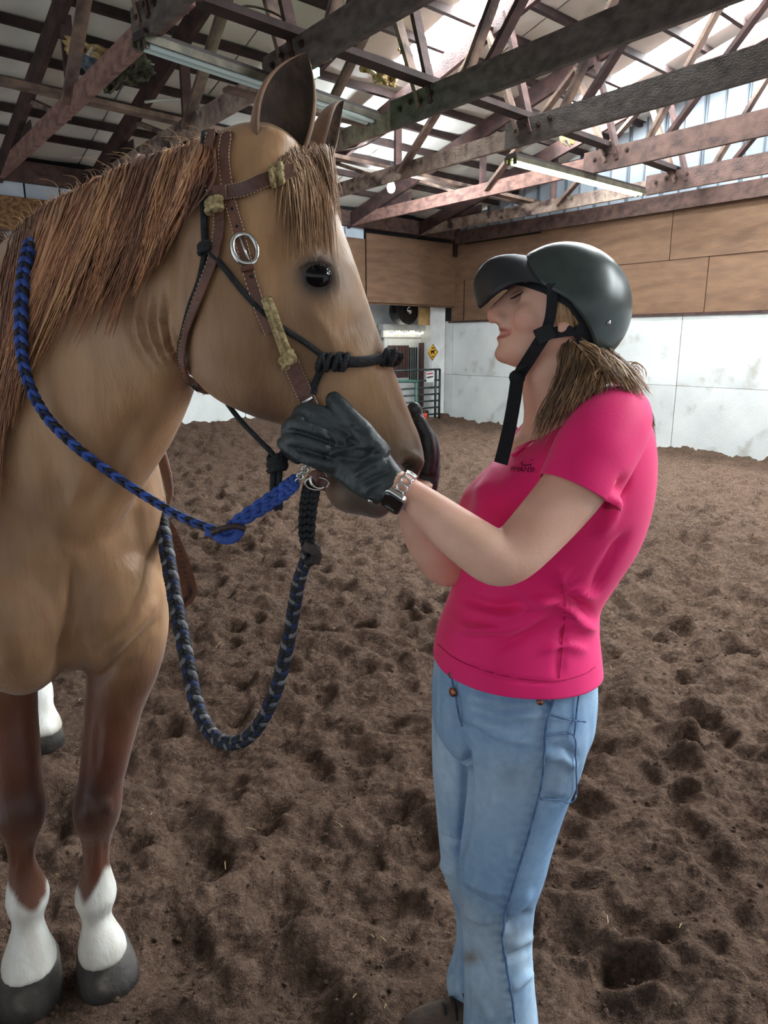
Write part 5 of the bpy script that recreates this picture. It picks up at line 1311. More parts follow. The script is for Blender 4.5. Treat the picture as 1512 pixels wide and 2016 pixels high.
pbody = add('body', (PV, PF), M_skin, person, smooth=True, colors=skin_cols())

# shirt
def shirt():
    rows = [(1058, 838, 1205, 786, 1.262, .085), (1030, 866, 1238, 790, 1.262, .115), (992, 902, 1270, 832, 1.262, .150), (945, 958, 1280, 905, 1.26, .160), (919, 1008, 1273, 985, 1.26, .158), (918, 1062, 1250, 1062, 1.262, .148), (903, 1130, 1210, 1128, 1.265, .138), (879, 1195, 1178, 1180, 1.268, .140), (862, 1240, 1173, 1225, 1.268, .150), (855, 1275, 1177, 1272, 1.268, .160), (853, 1288, 1180, 1302, 1.268, .164)]
    R = []; nn = 88; th = np.linspace(0, 2 * math.pi, nn, endpoint=False)
    vt = Py(1000, 912, 1.205)                                   # tip of the v neck
    for k, (fx, fy, bx, by, yc, hv) in enumerate(srow(rows, 96)):
        a, b = Py(fx, fy, yc), Py(bx, by, yc); ring = ell_ring((a + b) / 2, (b - a) / 2, np.array([0, hv, 0]), nn, 2.15)
        R.append(ring)
    R = np.array(R)
    w = np.exp(-((th - math.pi - .12 + math.pi) % (2 * math.pi) - math.pi) ** 2 / .22)           # front of the collar dips into a v
    for k in range(12):
        f = w * (1 - k / 12) ** 1.3; R[k] = R[k] * (1 - f[:, None]) + (R[min(k + 12, 40)] * .35 + vt * .65) * f[:, None]
    V, F = rings_vf(R, cap=False); N = normals_of(V, F)
    if ((V - V.mean(0)) * N).sum(1).mean() < 0: F = [f[::-1] for f in F]; N = -N
    V = bulge(V, N, Py(965, 1000, 1.16), .060, .022); V = bulge(V, N, Py(940, 1000, 1.33), .06, .02)
    mb = MB(); mb.add(V, F)
    def sl(rows):
        R_ = srow(rows, 30); Q = np.array([Py(a, b, c) for a, b, c, r in R_]); V, F = tube_vf(Q, R_[:, 3], 40, cap=False)
        n_ = normals_of(V, F)
        if ((V - np.repeat(Q, 40, 0)) * n_).sum(1).mean() < 0: F = [f[::-1] for f in F]
        return V, F
    mb.add(*sl([(1235, 800, 1.22, .030), (1222, 815, 1.19, .052), (1200, 842, 1.155, .064), (1172, 888, 1.125, .066), (1152, 928, 1.108, .064), (1139, 956, 1.098, .0635), (1133, 968, 1.095, .0635)]))
    mb.add(*sl([(1150, 820, 1.36, .03), (1120, 840, 1.37, .058), (1080, 870, 1.38, .062), (1040, 920, 1.37, .062)]))
    V, F = mb.data(); N = normals_of(V, F)
    # drape: folds read from the photo
    folds = [([(1180, 1240), (1080, 1180), (1000, 1215), (920, 1195)], 9, .006), ([(1100, 1195), (1010, 1235), (930, 1240), (890, 1265)], 10, .006), ([(1105, 1210), (1020, 1255), (960, 1290)], 8, -.005), ([(1180, 1180), (1120, 1160), (1090, 1110)], 8, .006), ([(1175, 1225), (1140, 1190), (1110, 1130)], 7, -.005), ([(1178, 1245), (1135, 1225), (1110, 1185)], 8, .006),
             ([(1160, 1285), (1110, 1270), (1060, 1285)], 8, .004), ([(900, 1165), (960, 1195), (1040, 1190)], 9, -.006), ([(1000, 1140), (1040, 1180), (1090, 1190)], 9, .005), ([(885, 1215), (930, 1240), (985, 1235)], 8, .004), ([(990, 905), (960, 950), (930, 985)], 10, .004),
             ([(1215, 960), (1205, 1010), (1180, 1060)], 10, .005), ([(1195, 1010), (1215, 980), (1230, 930)], 7, -.006), ([(1240, 1040), (1190, 1120), (1165, 1180)], 9, -.006), ([(1000, 1060), (960, 1100), (925, 1120)], 10, .004), ([(880, 1290), (1000, 1335), (1100, 1345)], 3, -.0025), ([(1112, 1190), (1105, 1280), (1098, 1350)], 3, -.003)]
    for p, w, d in folds: V = crease(V, N, p, w, d * 2.4, dmax=1.6, taper=.25)
    V = V + N * (.006 * (fbm(V * np.array([10, 10, 5.0]), 3) - .5) * np.clip((1.3 - V[:, 2]) / .2, .3, 1))[:, None]
    return V, F
SV, SF = shirt(); SN = normals_of(SV, SF)
shirt_o = add('shirt', (SV, SF), M_shirt, person, smooth=True, label=None)
sol = shirt_o.modifiers.new('thickness', 'SOLIDIFY'); sol.thickness = .004; sol.offset = -1
SSM = SkinMap(SV, SN)

M_print = mat('maroon_print', srgb(84, 8, 40), None, rough=0.7)
def logo():
    cu = bpy.data.curves.new('t', 'FONT'); cu.body = 'PMANSHIP'; cu.size = 1.0
    ob = bpy.data.objects.new('t', cu); COL.objects.link(ob); dg = bpy.context.evaluated_depsgraph_get()
    me = bpy.data.meshes.new_from_object(ob.evaluated_get(dg)); V = np.array([v.co[:] for v in me.vertices]); F = [tuple(p.vertices) for p in me.polygons]
    bpy.data.objects.remove(ob); bpy.data.meshes.remove(me)
    w = V[:, 0].max(); h = V[:, 1].max(); px = 1003 + 64 * V[:, 0] / w + 2.5 * V[:, 1] / h; py = 928.5 - 10.5 * V[:, 1] / h + .02 * (px - 1003)
    D, NN = SSM.at(px, py); ok = (~np.isnan(D)) & (px < 1052); A = np.c_[np.ones(len(px)), px - px.mean(), py - py.mean(), (px - px.mean()) ** 2]
    co, *_ = np.linalg.lstsq(A[ok], D[ok], rcond=None); fit = A @ co; D = np.minimum(fit, np.where(ok, D, fit)) - .0025
    X = EYE + np.stack([ray(a, b) for a, b in zip(px, py)]) * D[:, None]
    add('chest_lettering', (X, F), M_print, shirt_o, label='dark maroon chest lettering')
    for pts, r in (([(1027, 916), (1031, 909), (1040, 906.5), (1050, 906.5)], .0007), ([(1030, 917), (1042, 917), (1050, 914), (1055, 906)], .0011), ([(1026, 912), (1028, 917)], .0012)):
        Y, NN = SSM.lay(pts, .002, 14); add('logo_swoosh', tube_vf(Y, r, 6, flat=.4), M_print, shirt_o, smooth=True)
logo()
M_thread = mat('pink_thread', srgb(176, 14, 76), None, rough=0.8)
X, NN = SSM.lay([(862, 1268), (900, 1298), (960, 1322), (1040, 1338), (1100, 1340), (1150, 1326), (1172, 1312)], .001, 60); add('hem_stitching', tube_vf(X, .0009, 5), M_thread, shirt_o, smooth=True)
X, NN = SSM.lay([(1084, 920), (1120, 945), (1160, 968), (1200, 986)], .001, 30); add('sleeve_stitching', tube_vf(X, .0009, 5), M_thread, shirt_o, smooth=True)
X, NN = SSM.lay([(1108, 1150), (1112, 1200), (1106, 1260), (1100, 1335)], .001, 40); add('side_stitching', tube_vf(X + NN * .0012, .0010, 5), M_thread, shirt_o, smooth=True)

# jeans
def jeans():
    parts = []
    def rg_(rows, n):
        R = []
        for l, r, py, yc, hv in srow(rows, n):
            a, b = Py(l, py, yc), Py(r, py, yc); R.append(ell_ring((a + b) / 2, (b - a) / 2, np.array([0, hv, 0]), 32, 2.15))
        return rings_vf(np.array(R))
    parts.append(rg_([(868, 1158, 1240, 1.268, .128), (858, 1166, 1290, 1.268, .142), (852, 1170, 1340, 1.268, .152), (850, 1168, 1390, 1.268, .156), (856, 1160, 1430, 1.268, .150), (880, 1140, 1465, 1.268, .12)], 24))
    parts.append(rg_([(900, 1164, 1380, 1.215, .095), (912, 1158, 1440, 1.205, .098), (921, 1142, 1500, 1.20, .096), (921, 1118, 1560, 1.20, .092), (912, 1090, 1640, 1.20, .086), (902, 1068, 1715, 1.20, .080), (901, 1052, 1765, 1.20, .077), (908, 1046, 1820, 1.195, .076), (913, 1047, 1870, 1.19, .077), (914, 1052, 1930, 1.185, .080), (912, 1060, 2016, 1.18, .085), (908, 1066, 2090, 1.175, .09), (906, 1068, 2128, 1.172, .09)], 60))
    parts.append(rg_([(852, 1040, 1380, 1.325, .09), (850, 1030, 1440, 1.335, .092), (851, 1008, 1500, 1.345, .088), (855, 995, 1560, 1.35, .085), (862, 985, 1640, 1.355, .078), (872, 985, 1710, 1.36, .073), (893, 990, 1775, 1.365, .070), (899, 1000, 1840, 1.37, .070), (892, 1010, 1890, 1.37, .075), (880, 1015, 1930, 1.372, .08), (884, 1014, 1962, 1.372, .082)], 50))
    V, F = remesh_vf(parts, 0.0062, 5); N = normals_of(V, F)
    cr = [([(912, 1430), (935, 1440), (980, 1470)], 7, -.008), ([(912, 1428), (918, 1500), (916, 1600), (905, 1700)], 8, -.012), ([(925, 1425), (1000, 1455), (1060, 1460)], 7, .004), ([(930, 1400), (1000, 1425), (1075, 1425)], 6, -.003), ([(925, 1375), (1000, 1405), (1075, 1405)], 6, .003),
          ([(900, 1720), (950, 1748), (1000, 1760)], 8, .005), ([(898, 1740), (940, 1775), (990, 1790)], 8, -.006), ([(905, 1790), (950, 1812), (985, 1800)], 8, .005), ([(1046, 1790), (1010, 1820), (990, 1830)], 7, -.008), ([(1050, 1750), (1010, 1790), (990, 1800)], 8, .006), ([(1048, 1860), (1010, 1885), (985, 1890)], 8, -.006), ([(1050, 1840), (1015, 1860), (1000, 1865)], 7, .005), ([(1050, 1910), (1020, 1935), (1000, 1950)], 8, .006), ([(915, 1860), (940, 1890), (960, 1940)], 8, -.004),
          ([(1068, 1500), (1100, 1490), (1135, 1515)], 7, .006), ([(1070, 1475), (1110, 1470), (1140, 1500)], 6, -.005), ([(1065, 1570), (1100, 1575), (1120, 1570)], 6, -.004), ([(865, 1690), (880, 1715), (900, 1725)], 7, .004), ([(868, 1640), (885, 1655), (905, 1655)], 6, -.004), ([(880, 1900), (896, 1935), (900, 1965)], 6, -.006), ([(940, 1950), (960, 1990), (970, 2016)], 9, .005)]
    for p, w, d in cr: V = crease(V, N, p, w, d * 1.6, dmax=1.9, taper=.25)
    V = V + N * (.006 * (fbm(V * np.array([12, 12, 7.0]), 3) - .5))[:, None]
    return V, F
JV, JF = jeans(); JN = normals_of(JV, JF)
def jean_cols():
    n = fbm(JV * 7, 3) - .5; n2 = fbm(JV * np.array([60, 60, 9.0]), 2) - .5
    base = np.array(srgb(132, 164, 196)); pale = np.array(srgb(176, 200, 220)); deep = np.array(srgb(84, 118, 158))
    lerp = lambda C, c, w: C * (1 - w[:, None]) + np.array(c)[None] * w[:, None]
    C = np.repeat(base[None], len(JV), 0)
    x, y, d = proj(JV)
    C = lerp(C, pale, np.clip(.3 + 2.4 * n + 1.2 * n2, 0, .9))
    ds, par = seg_dist2(np.stack([x, y], 1), [(1082, 1395), (1070, 1500), (1040, 1640), (996, 1790), (988, 1840), (1006, 1950), (1012, 2010)])
    pk = np.clip(1 - ds / 26, 0, 1) * (np.sin(par * 210 + 6 * n) > .1) * ((N_side := (x < np.interp(y, [1395, 1500, 1640, 1790, 1840, 1950, 2010], [1082, 1070, 1040, 996, 988, 1006, 1012]))) * 1.0)
    C = lerp(C, deep, pk * .55)
    for fx in ([(930, 1395), (1000, 1415), (1075, 1408)], [(935, 1420), (1000, 1440), (1060, 1440)], [(925, 1375), (990, 1392), (1060, 1388)]):
        C = lerp(C, pale, np.exp(-(seg_dist(np.stack([x, y], 1), fx) / 5) ** 2) * .6)
    # worn pale front of the thighs, deeper along the sides
    for px, py, r, c, k in ((985, 1560, .10, pale, .5), (880, 1560, .07, pale, .4), (1110, 1460, .07, deep, .45), (1090, 1600, .06, deep, .4), (1030, 1820, .06, deep, .3), (1000, 1380, .05, deep, .35)):
        m = np.exp(-(((x - px) / FPX * d) ** 2 + ((y - py) / FPX * d) ** 2) / r ** 2); C = lerp(C, c, m * k)
    # dirt marks
    for px, py, r, k in ((1010, 1528, .022, .55), (925, 1885, .014, .8), (930, 1770, .06, .35), (1000, 1840, .06, .25), (960, 1990, .06, .3), (1100, 1520, .04, .3), (1115, 1560, .03, .25)):
        m = np.exp(-(((x - px) / FPX * d) ** 2 * .6 + ((y - py) / FPX * d) ** 2) / r ** 2) * np.clip(.6 + 2 * n, 0, 1.2); C = lerp(C, srgb(120, 112, 92), np.clip(m * k, 0, 1))
    return C
jeans_o = add('jeans', (JV, JF), M_denim, person, smooth=True, colors=jean_cols())
JSM = SkinMap(JV, JN, 10.0, 2)
M_seam = mat('denim_seam', srgb(66, 92, 128), srgb(96, 122, 156), scale=60, rough=0.9)
M_copper = mat('copper_button', srgb(150, 96, 72), None, rough=0.35, metal=0.9)
def seam(name, pix, r, m=M_seam, n=110, lift=.0042, sm=JSM, par=jeans_o):
    X, NN = sm.lay(pix, lift, n, None, 2); return add(name, tube_vf(X, r, 6), m, par, smooth=True)
seam('side_seam', [(1092, 1362), (1082, 1395), (1072, 1440), (1070, 1500), (1062, 1555), (1040, 1640), (1016, 1720), (996, 1790), (988, 1840)], .0026); seam('side_seam', [(988, 1836), (994, 1890), (1006, 1950), (1012, 2010)], .0026)
seam('pocket_seam', [(1000, 1362), (1040, 1368), (1072, 1380), (1084, 1392)], .0018)
seam('yoke_seam', [(1078, 1405), (1110, 1414), (1150, 1420)], .0016); seam('pocket_edge', [(1074, 1446), (1125, 1446), (1130, 1500), (1128, 1570), (1095, 1574), (1062, 1570)], .0016); seam('pocket_edge', [(1138, 1352), (1132, 1400), (1128, 1446)], .0016)
seam('fly_seam', [(890, 1325), (900, 1370), (905, 1400), (912, 1428)], .0018)
for a, b, r in ((892, 1327, .0085), (893, 1362, .0085), (1063, 1381, .006)):
    X, NN = JSM.lay([(a - 2, b), (a, b), (a + 2, b)], .001); add('button', lathe_vf([(r, 0), (r, .003), (r * .7, .0045), (0, .005)], X[1], NN[1], 14), M_copper, jeans_o, smooth=True)

# boots
def boot(toe, heel, h, name='boot'):
    toe, heel = np.asarray(toe, float), np.asarray(heel, float); f = nrm(toe - heel); sd = np.array([-f[1], f[0], 0]); L = np.linalg.norm(toe - heel)
    parts = []
    rows = [(0.0, .030, .038, .045), (.12, .036, .05, .05), (.35, .038, .052, .05), (.6, .044, .048, .042), (.82, .044, .040, .034), (.95, .033, .032, .026), (1.0, .018, .024, .016)]
    parts.append(rings_vf(np.array([ell_ring(heel + f * L * a + [0, 0, z], sd * w, np.array([0, 0, hh]), 24, 2.3) for a, w, z, hh in srow(rows, 24)])))
    parts.append(tube_vf(catmull([heel + f * .05 + [0, 0, .05], heel + f * .055 + [0, 0, .12], heel + f * .05 + [0, 0, h]], 12), .048, 20))
    V, F = remesh_vf(parts, .006, 4); V[:, 2] = np.maximum(V[:, 2], .012)
    b = add(name, (V, F), M_boot, person, smooth=True)
    R = np.array([ell_ring(heel + f * L * a + [0, 0, .008], sd * (w + .005), np.array([0, 0, .012]), 20, 3) for a, w, z, hh in srow([(-.02, .03, 0, 0), (.15, .04, 0, 0), (.5, .042, 0, 0), (.8, .048, 0, 0), (1.02, .02, 0, 0)], 16)])
    add('sole', rings_vf(R), M_leather_d, b, smooth=True)
    for i in range(5):
        c = heel + f * (L * .62 - i * .022) + [0, 0, .088 + i * .012]
        add('lace', tube_vf(catmull([c + sd * .03 - [0, 0, .018], c + [0, 0, .006], c - sd * .03 - [0, 0, .018]], 9), .0028, 6), M_cord, b, smooth=True)
    return b
b0 = Pz(838, 2052, .0)
boot((b0[0] - .055, b0[1] - .01, 0), (b0[0] + .20, b0[1] + .035, 0), .20)
boot((0.03, 1.10, 0), (0.27, 1.17, 0), .20)

# gloves
def finger(rows, n=14): 
    R = srow(rows, n); return tube_vf(np.array([P(a, b, d) for a, b, d, r in R]), R[:, 3], 12)
def fing_caps(parts, rows): parts.append(ball_vf(P(*rows[-1][:3]), rows[-1][3] * 1.0, 10))
def glove_near():
    parts = []; d0 = 1.125
    ax = nrm(P(650, 870, d0) - P(770, 965, d0)); 
    R = []
    for px, py, hw, th in srow([(768, 962, 42, .0275), (758, 954, 45, .028), (742, 940, 50, .027), (714, 914, 58, .025), (684, 890, 58, .023), (660, 873, 54, .020), (645, 864, 40, .015)], 24):
        c = P(px, py, d0 - .0 + (px - 700) * -.00012); R.append(ell_ring(c, (CR * .62 + CU * .78) * hw * d0 / FPX, CF * th, 28, 2.4))
    parts.append(rings_vf(np.array(R)))
    fs = [[(700, 846, 1.116, .0158), (654, 824, 1.110, .0148), (612, 810, 1.113, .0144), (590, 818, 1.131, .0138), (596, 842, 1.152, .0130)],
          [(680, 868, 1.114, .0155), (626, 846, 1.104, .0145), (584, 834, 1.108, .0140), (568, 850, 1.128, .0134), (584, 874, 1.15, .0126)],
          [(670, 893, 1.117, .0150), (618, 876, 1.107, .0140), (576, 864, 1.112, .0134), (566, 880, 1.132, .0128), (586, 900, 1.15, .012)],
          [(674, 920, 1.122, .0140), (628, 910, 1.114, .0126), (592, 896, 1.116, .0116), (566, 880, 1.120, .0108), (556, 872, 1.128, .0100)],
          [(752, 900, 1.115, .020), (722, 862, 1.108, .0185), (692, 826, 1.108, .0165), (668, 800, 1.112, .0152), (658, 788, 1.118, .0140)]]
    for f in fs: parts.append(finger(f)); fing_caps(parts, f)
    V, F = remesh_vf(parts, .003, 2); N = normals_of(V, F)
    cr = [([(745, 870), (720, 900), (690, 905), (655, 895)], 6, -.004), ([(760, 905), (725, 920), (690, 940)], 6, .004), ([(770, 925), (735, 940), (705, 955)], 5, -.004), ([(735, 880), (700, 880), (650, 890)], 5, .003), ([(640, 845), (655, 870), (650, 890), (635, 905)], 5, -.004), ([(690, 930), (720, 905), (755, 890)], 6, -.003), ([(755, 945), (730, 960), (715, 975)], 5, .004), ([(612, 835), (620, 850)], 4, -.003), ([(690, 835), (705, 845), (722, 850)], 4, -.003), ([(600, 812), (606, 832)], 4, -.0025), ([(660, 848), (616, 828), (580, 820)], 3.2, -.006), ([(660, 876), (606, 856), (566, 846)], 3.2, -.006), ([(660, 904), (612, 892), (575, 880)], 3.2, -.006), ([(790, 945), (768, 968), (742, 992)], 5, .003)]
    for p, w, d in cr: V = crease(V, N, p, w, d, dmax=1.16, taper=.2)
    V = V + N * (.0035 * (fbm(V * 45, 3) - .5))[:, None]
    return V, F
GV, GF = glove_near()
g1 = add('glove', (GV, GF), M_glove, person, smooth=True)
GSM = SkinMap(GV, normals_of(GV, GF))
X, NN = GSM.lay([(728, 985), (730, 985), (732, 985)], .001); add('snap', lathe_vf([(.005, 0), (.005, .002), (0, .003)], X[1], NN[1], 12), M_steel, g1, smooth=True)
def glove_far():
    parts = []
    R = []
    for px, py, d, hw, th in srow([(826, 985, 1.305, 30, .024), (830, 950, 1.31, 34, .026), (832, 915, 1.31, 36, .024), (832, 880, 1.305, 30, .022)], 14):
        R.append(ell_ring(P(px, py, d), CR * hw * d / FPX, CF * th, 20, 2.3))
    parts.append(rings_vf(np.array(R)))
    fs = [[(838, 930, 1.29, .015), (842, 895, 1.28, .015), (838, 860, 1.272, .0145), (826, 832, 1.262, .0135)],
          [(846, 940, 1.30, .0135), (852, 905, 1.295, .0135), (850, 870, 1.29, .013), (838, 848, 1.28, .012)],
          [(825, 880, 1.30, .015), (822, 840, 1.29, .0145), (818, 815, 1.27, .014), (815, 805, 1.262, .0135)],
          [(848, 950, 1.315, .012), (855, 920, 1.315, .012), (850, 890, 1.31, .0115)],
          [(815, 940, 1.31, .016), (790, 910, 1.30, .0155), (775, 890, 1.29, .015)]]
    for f in fs: parts.append(finger(f)); fing_caps(parts, f)
    V, F = remesh_vf(parts, .0035, 2); return V, F
add('glove', glove_far(), M_glove, person, smooth=True)

# wrist watch
M_glass = mat('watch_glass', srgb(10, 10, 12), None, rough=0.06, spec=0.7, coat=1.0)
wa = nrm(Py(806, 972, 1.088) - Py(770, 948, 1.095))        # along the arm
wc = Py(792, 963, 1.089); wtop = nrm(-CF * .62 - CU * .66 - CR * .42); wtop = nrm(wtop - wa * (wtop @ wa)); wsd = np.cross(wa, wtop)
watch = empty('wristwatch', wc, parent=person)
fc = wc + wtop * .030
def rbox(c, ax, ay, az, e=.25, n=24):
    R = []
    for h, s in ((-1, .88), (-.7, 1), (.6, 1), (1, .86)): R.append(ell_ring(np.asarray(c) + np.asarray(az) * h, np.asarray(ax) * s, np.asarray(ay) * s, n, 5))
    return rings_vf(np.array(R))
add('watch_case', rbox(fc, wa * .0185, wsd * .0200, wtop * .0055), M_steel, watch, smooth=False)
add('watch_screen', rbox(fc + wtop * .0045, wa * .0172, wsd * .0188, wtop * .003), M_glass, watch, smooth=True)
for k in range(0, 15):
    an = .55 + k * .40
    if an > 2 * math.pi - .5: break
    dv = wtop * math.cos(an) + wsd * math.sin(an); tv = -wtop * math.sin(an) + wsd * math.cos(an); c = wc + dv * .0285
    th = np.linspace(0, 2 * math.pi, 16, endpoint=False)
    ring = np.array([c + wa * .0085 * np.sign(math.cos(a)) * abs(math.cos(a)) ** .6 + tv * .0058 * math.sin(a) for a in th])
    add('band_link', tube_vf(ring, .0018, 6, closed=True), M_steel, watch, smooth=True)

# helmet
helmet = empty('riding_helmet', hp(0, 0, .05), parent=person); helmet['label'] = 'dark green riding helmet with a broad visor'
HC = HEAD0 + np.array([.006, 0, .012]); 
def hdir(pol, az):
    return HU_ * math.cos(pol) + (HF_ * math.cos(az) + HL_ * math.sin(az)) * math.sin(pol)
def shell_vf(grow=0.0, rim_add=0.0):
    R = []; n = 64
    for i in range(30):
        u = i / 29; ring = []
        for j in range(n):
            az = 2 * math.pi * j / n; c = math.cos(az)
            rim = np.interp(abs(((az + math.pi) % (2 * math.pi)) - math.pi), [0, .9, 1.45, 1.9, 2.4, math.pi], [1.36, 1.40, 1.52, 1.80, 2.16, 2.22]) + rim_add
            d = hdir(.02 + (rim - .02) * u, az); f, l, z = d @ HF_, d @ HL_, d @ HU_
            k = 1 / math.sqrt((f / (.111 + grow)) ** 2 + (l / (.092 + grow)) ** 2 + (z / (.105 + grow)) ** 2)
            ring.append(HC + d * k)
        R.append(ring)
    return np.array(R)
Ro = shell_vf(0); Ri = shell_vf(-.010, -.02)[::-1]
V, F = rings_vf(np.concatenate([Ro, Ri]), cap=False)
add('shell', (V, F), M_helmet, helmet, smooth=True)
Rl = np.concatenate([shell_vf(-.010, .10)[8:], shell_vf(-.020, .10)[8:][::-1]])
V, F = rings_vf(Rl, cap=False); add('lining', (V, F), M_helmet_d, helmet, smooth=True)
# occipital cradle
V, F = rings_vf(np.concatenate([shell_vf(-.008, .34)[18:], shell_vf(-.018, .34)[18:][::-1]]), cap=False)
keep = lambda p: ((p - HC) @ HF_) < -.012
F = [f for f in F if all(keep(V[i]) for i in f)]; add('cradle', (V, F), M_helmet_d, helmet, smooth=True)
# visor: ridge line and near edge read from the photo, bent down at the tip
ridge = catmull([Py(a, b, 1.25) for a, b in ((1046, 505), (1000, 500), (960, 512), (936, 543), (932, 574), (942, 603))], 14)
edge = catmull([Py(a, b, y_) for a, b, y_ in ((1084, 566, 1.168), (1048, 553, 1.170), (1008, 556, 1.176), (974, 576, 1.19), (954, 594, 1.215), (942, 604, 1.245))], 14)
nv = 25; T_ = []
for i in range(14):
    row = []
    for j in range(nv):
        v = -1 + 2 * j / (nv - 1); w = abs(v) ** 1.7; lat = (edge[i] - ridge[i]); q = ridge[i] + lat * w
        q = ridge[i] + np.array([lat[0] * w, lat[1] * abs(v) ** .9 * (1 if v > 0 else -1), lat[2] * w]); row.append(q)
    T_.append(row)
T_ = np.array(T_); na, nr = 14, nv
inn = nrm(HC - ridge[5]); B_ = T_ + inn * .005
F1 = [(i * nr + j, i * nr + j + 1, (i + 1) * nr + j + 1, (i + 1) * nr + j) for i in range(na - 1) for j in range(nr - 1)]
nb = na * nr; F2 = [tuple(k + nb for k in f[::-1]) for f in F1]
eg = [(i * nr + c_, nb + i * nr + c_, nb + (i + 1) * nr + c_, (i + 1) * nr + c_) for i in range(na - 1) for c_ in (0, nr - 1)] + [((na - 1) * nr + j, nb + (na - 1) * nr + j, nb + (na - 1) * nr + j + 1, (na - 1) * nr + j + 1) for j in range(nr - 1)]
add('visor', (np.concatenate([T_.reshape(-1, 3), B_.reshape(-1, 3)]), F1 + F2 + eg), M_visor, helmet, smooth=True)
PSM = SkinMap(PV, PN, 7.0)
M_lash = mat('lash', srgb(58, 40, 36), None, rough=.7); M_lip = mat('lip', srgb(176, 88, 88), None, rough=.45); M_teeth = mat('teeth', srgb(236, 228, 218), None, rough=.3)
def on_face(name, pix, r, m, lift):
    X, NN = PSM.lay(pix, lift, 16); rr = r * np.sin(np.linspace(.35, math.pi - .25, 16)); add(name, tube_vf(X, rr, 8), m, pbody, smooth=True)
on_face('eyelash', [(1004, 589), (1012, 586), (1022, 580), (1031, 575)], .0016, M_lash, .0006)
on_face('eyelid_crease', [(1004, 582), (1014, 576), (1026, 571)], .0009, mat('lid_crease', srgb(160, 108, 94), None, rough=.6), .0002)
def hstrap(name, pts, w, m=M_web_strap, nref=-CF, n=18, th=.0025):
    X = catmull(np.array(pts), n); return add(name, strap_vf(X, w, th, nref), m, helmet)
def hy(px, py, y): return Py(px, py, y)
hstrap('front_strap', [hy(1086, 558, 1.163), hy(1087, 590, 1.163), hy(1083, 625, 1.168), hy(1074, 655, 1.172)], .017)
hstrap('rear_strap', [hy(1185, 640, 1.185), hy(1150, 648, 1.172), hy(1110, 652, 1.168), hy(1074, 658, 1.170)], .018)
hstrap('chin_strap', [hy(1078, 650, 1.166), hy(1062, 675, 1.172), hy(1045, 702, 1.185), hy(1028, 728, 1.205), hy(1020, 742, 1.212)], .021)
add('strap_slider', box_vf(hy(1072, 657, 1.165), CR * .013 + CU * .006, CU * .011 - CR * .005, CF * .003), M_helmet_d, helmet)
add('strap_buckle', rot_ball_vf(hy(1018, 743, 1.208), CR * .014, CU * .013, CF * .008, 12), M_helmet_d, helmet, smooth=True)
add('strap_buckle', rot_ball_vf(hy(1030, 722, 1.198), CR * .014 + CU * .006, CU * .006, CF * .006, 12), M_helmet_d, helmet, smooth=True)
hstrap('strap_tail', [hy(1018, 748, 1.203), hy(1012, 790, 1.19), hy(1003, 840, 1.17), hy(994, 880, 1.15), hy(986, 912, 1.135)], .0225)
rv = Ro[22][13] if False else None
X_, _, d_ = proj(Ro.reshape(-1, 3)); 
ii = np.argmin((proj(Ro.reshape(-1, 3))[0] - 1196) ** 2 + (proj(Ro.reshape(-1, 3))[1] - 634) ** 2 + 1e6 * (proj(Ro.reshape(-1, 3))[2] > 1.25))
rp = Ro.reshape(-1, 3)[ii]; add('rivet', lathe_vf([(.0042, -.001), (.0042, .001), (0, .0022)], rp, nrm(rp - HC), 12), M_steel, helmet, smooth=True)

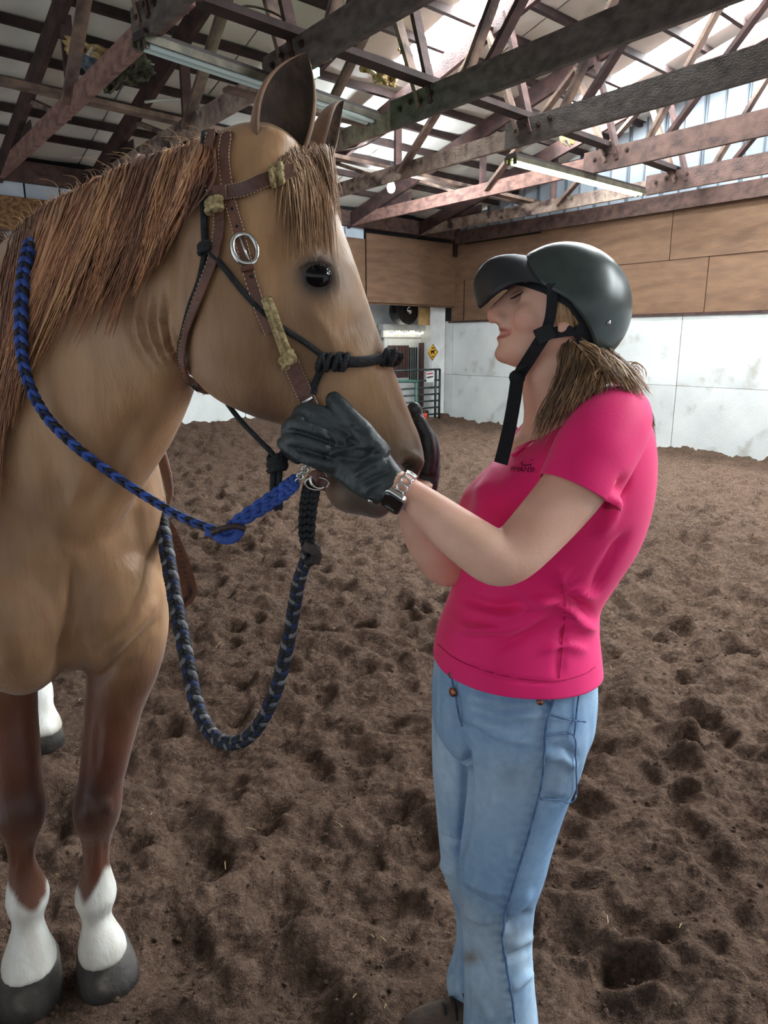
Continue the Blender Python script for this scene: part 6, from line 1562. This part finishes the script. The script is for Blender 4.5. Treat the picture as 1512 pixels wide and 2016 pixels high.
# hair
def hair():
    rg = np.random.default_rng(8); paths = []; r0 = []; r1 = []; cols = []
    pal = [np.array(srgb(134, 104, 76)), np.array(srgb(164, 128, 92)), np.array(srgb(104, 80, 60)), np.array(srgb(190, 154, 112))]
    def put(pts, fine, c=None):
        paths.append(np.array(pts)); r0.append(rg.uniform(.0006, .0011) if fine else rg.uniform(.003, .0055)); r1.append(.0002); cols.append((pal[rg.integers(0, 4)] if c is None else c) * rg.uniform(.7, 1.2))
    # sheath falling from the nape over the near side of the neck and shoulder
    for i in range(1500):
        fine = i > 170; v = rg.random(); w = rg.random()
        rx, ry = 1115 + 85 * v + rg.normal(0, 4), 655 + 45 * v + rg.normal(0, 5)
        if w < .72:
            tx = 1052 + 150 * v ** 1.4 + rg.normal(0, 7); ty = 868 - 120 * v ** 1.2 + rg.normal(0, 12)
            L = rg.uniform(.7, 1.0)
            mx, my = rx * .5 + tx * .5 + 14 * (1 - v) + rg.normal(0, 4), ry * .5 + ty * .5
        else:
            tx = 1215 + 50 * v + rg.normal(0, 12); ty = 745 + 40 * v + rg.normal(0, 8); L = rg.uniform(.7, 1.05); mx, my = (rx + tx) / 2 + 6, (ry + ty) / 2 - 6
        ye = rg.uniform(1.165, 1.20); wv = rg.normal(0, 3.5)
        p = [Py(rx, ry, 1.19 + .012 * rg.random()), Py(rx * .6 + mx * .4 + wv, ry * .6 + my * .4, 1.175 + .012 * rg.random()), Py(mx - wv, my, ye - .015), Py(mx + (tx - mx) * L * .55 + wv, my + (ty - my) * L * .55, ye - .03), Py(mx + (tx - mx) * L, my + (ty - my) * L, ye - .035)]
        put(p, fine)
    # wisps in front of the ear and under the shell
    for i in range(220):
        u = rg.random(); x0 = 1094 + 60 * u
        put([Py(x0, 582 + 10 * u, 1.175), Py(x0 + rg.normal(0, 3), 605 + 10 * u, 1.168), Py(x0 + 6 + rg.normal(0, 5), 632 + 16 * u, 1.170), Py(x0 + 14 + rg.normal(0, 6), 652 + 18 * u, 1.176)], i > 30, pal[3] if u < .5 else None)
    # back hair hanging behind the shoulder
    for i in range(260):
        x0 = rg.uniform(1190, 1225); tx = rg.uniform(1268, 1292); ty = rg.uniform(830, 900)
        put([Py(x0, 715 + rg.normal(0, 8), 1.24), Py(x0 + 26, 762, 1.245), Py((x0 + tx) / 2 + 22, 800, 1.25), Py(tx, ty, 1.255)], i > 40)
    # loose curls
    for i in range(50):
        x0 = rg.uniform(1190, 1240); y0 = rg.uniform(725, 760); a = rg.uniform(0, 6.28); h = rg.uniform(10, 26)
        put([Py(x0, y0, 1.22), Py(x0 + h * .6, y0 - h * .8, 1.22), Py(x0 + h * 1.4, y0 - h * .3, 1.22), Py(x0 + h * 1.5, y0 + h * .4, 1.22)], True, pal[3])
    return strands(paths, r0, r1, cols, seg=10)
mb, C = hair()
tag(add('hair', mb, M_hair, person, smooth=True, colors=C, kind='stuff'), 'loose light brown hair')
# strip helper properties
for o in bpy.data.objects:
    for kx in ('_w', '_off'):
        if kx in o.keys(): del o[kx]
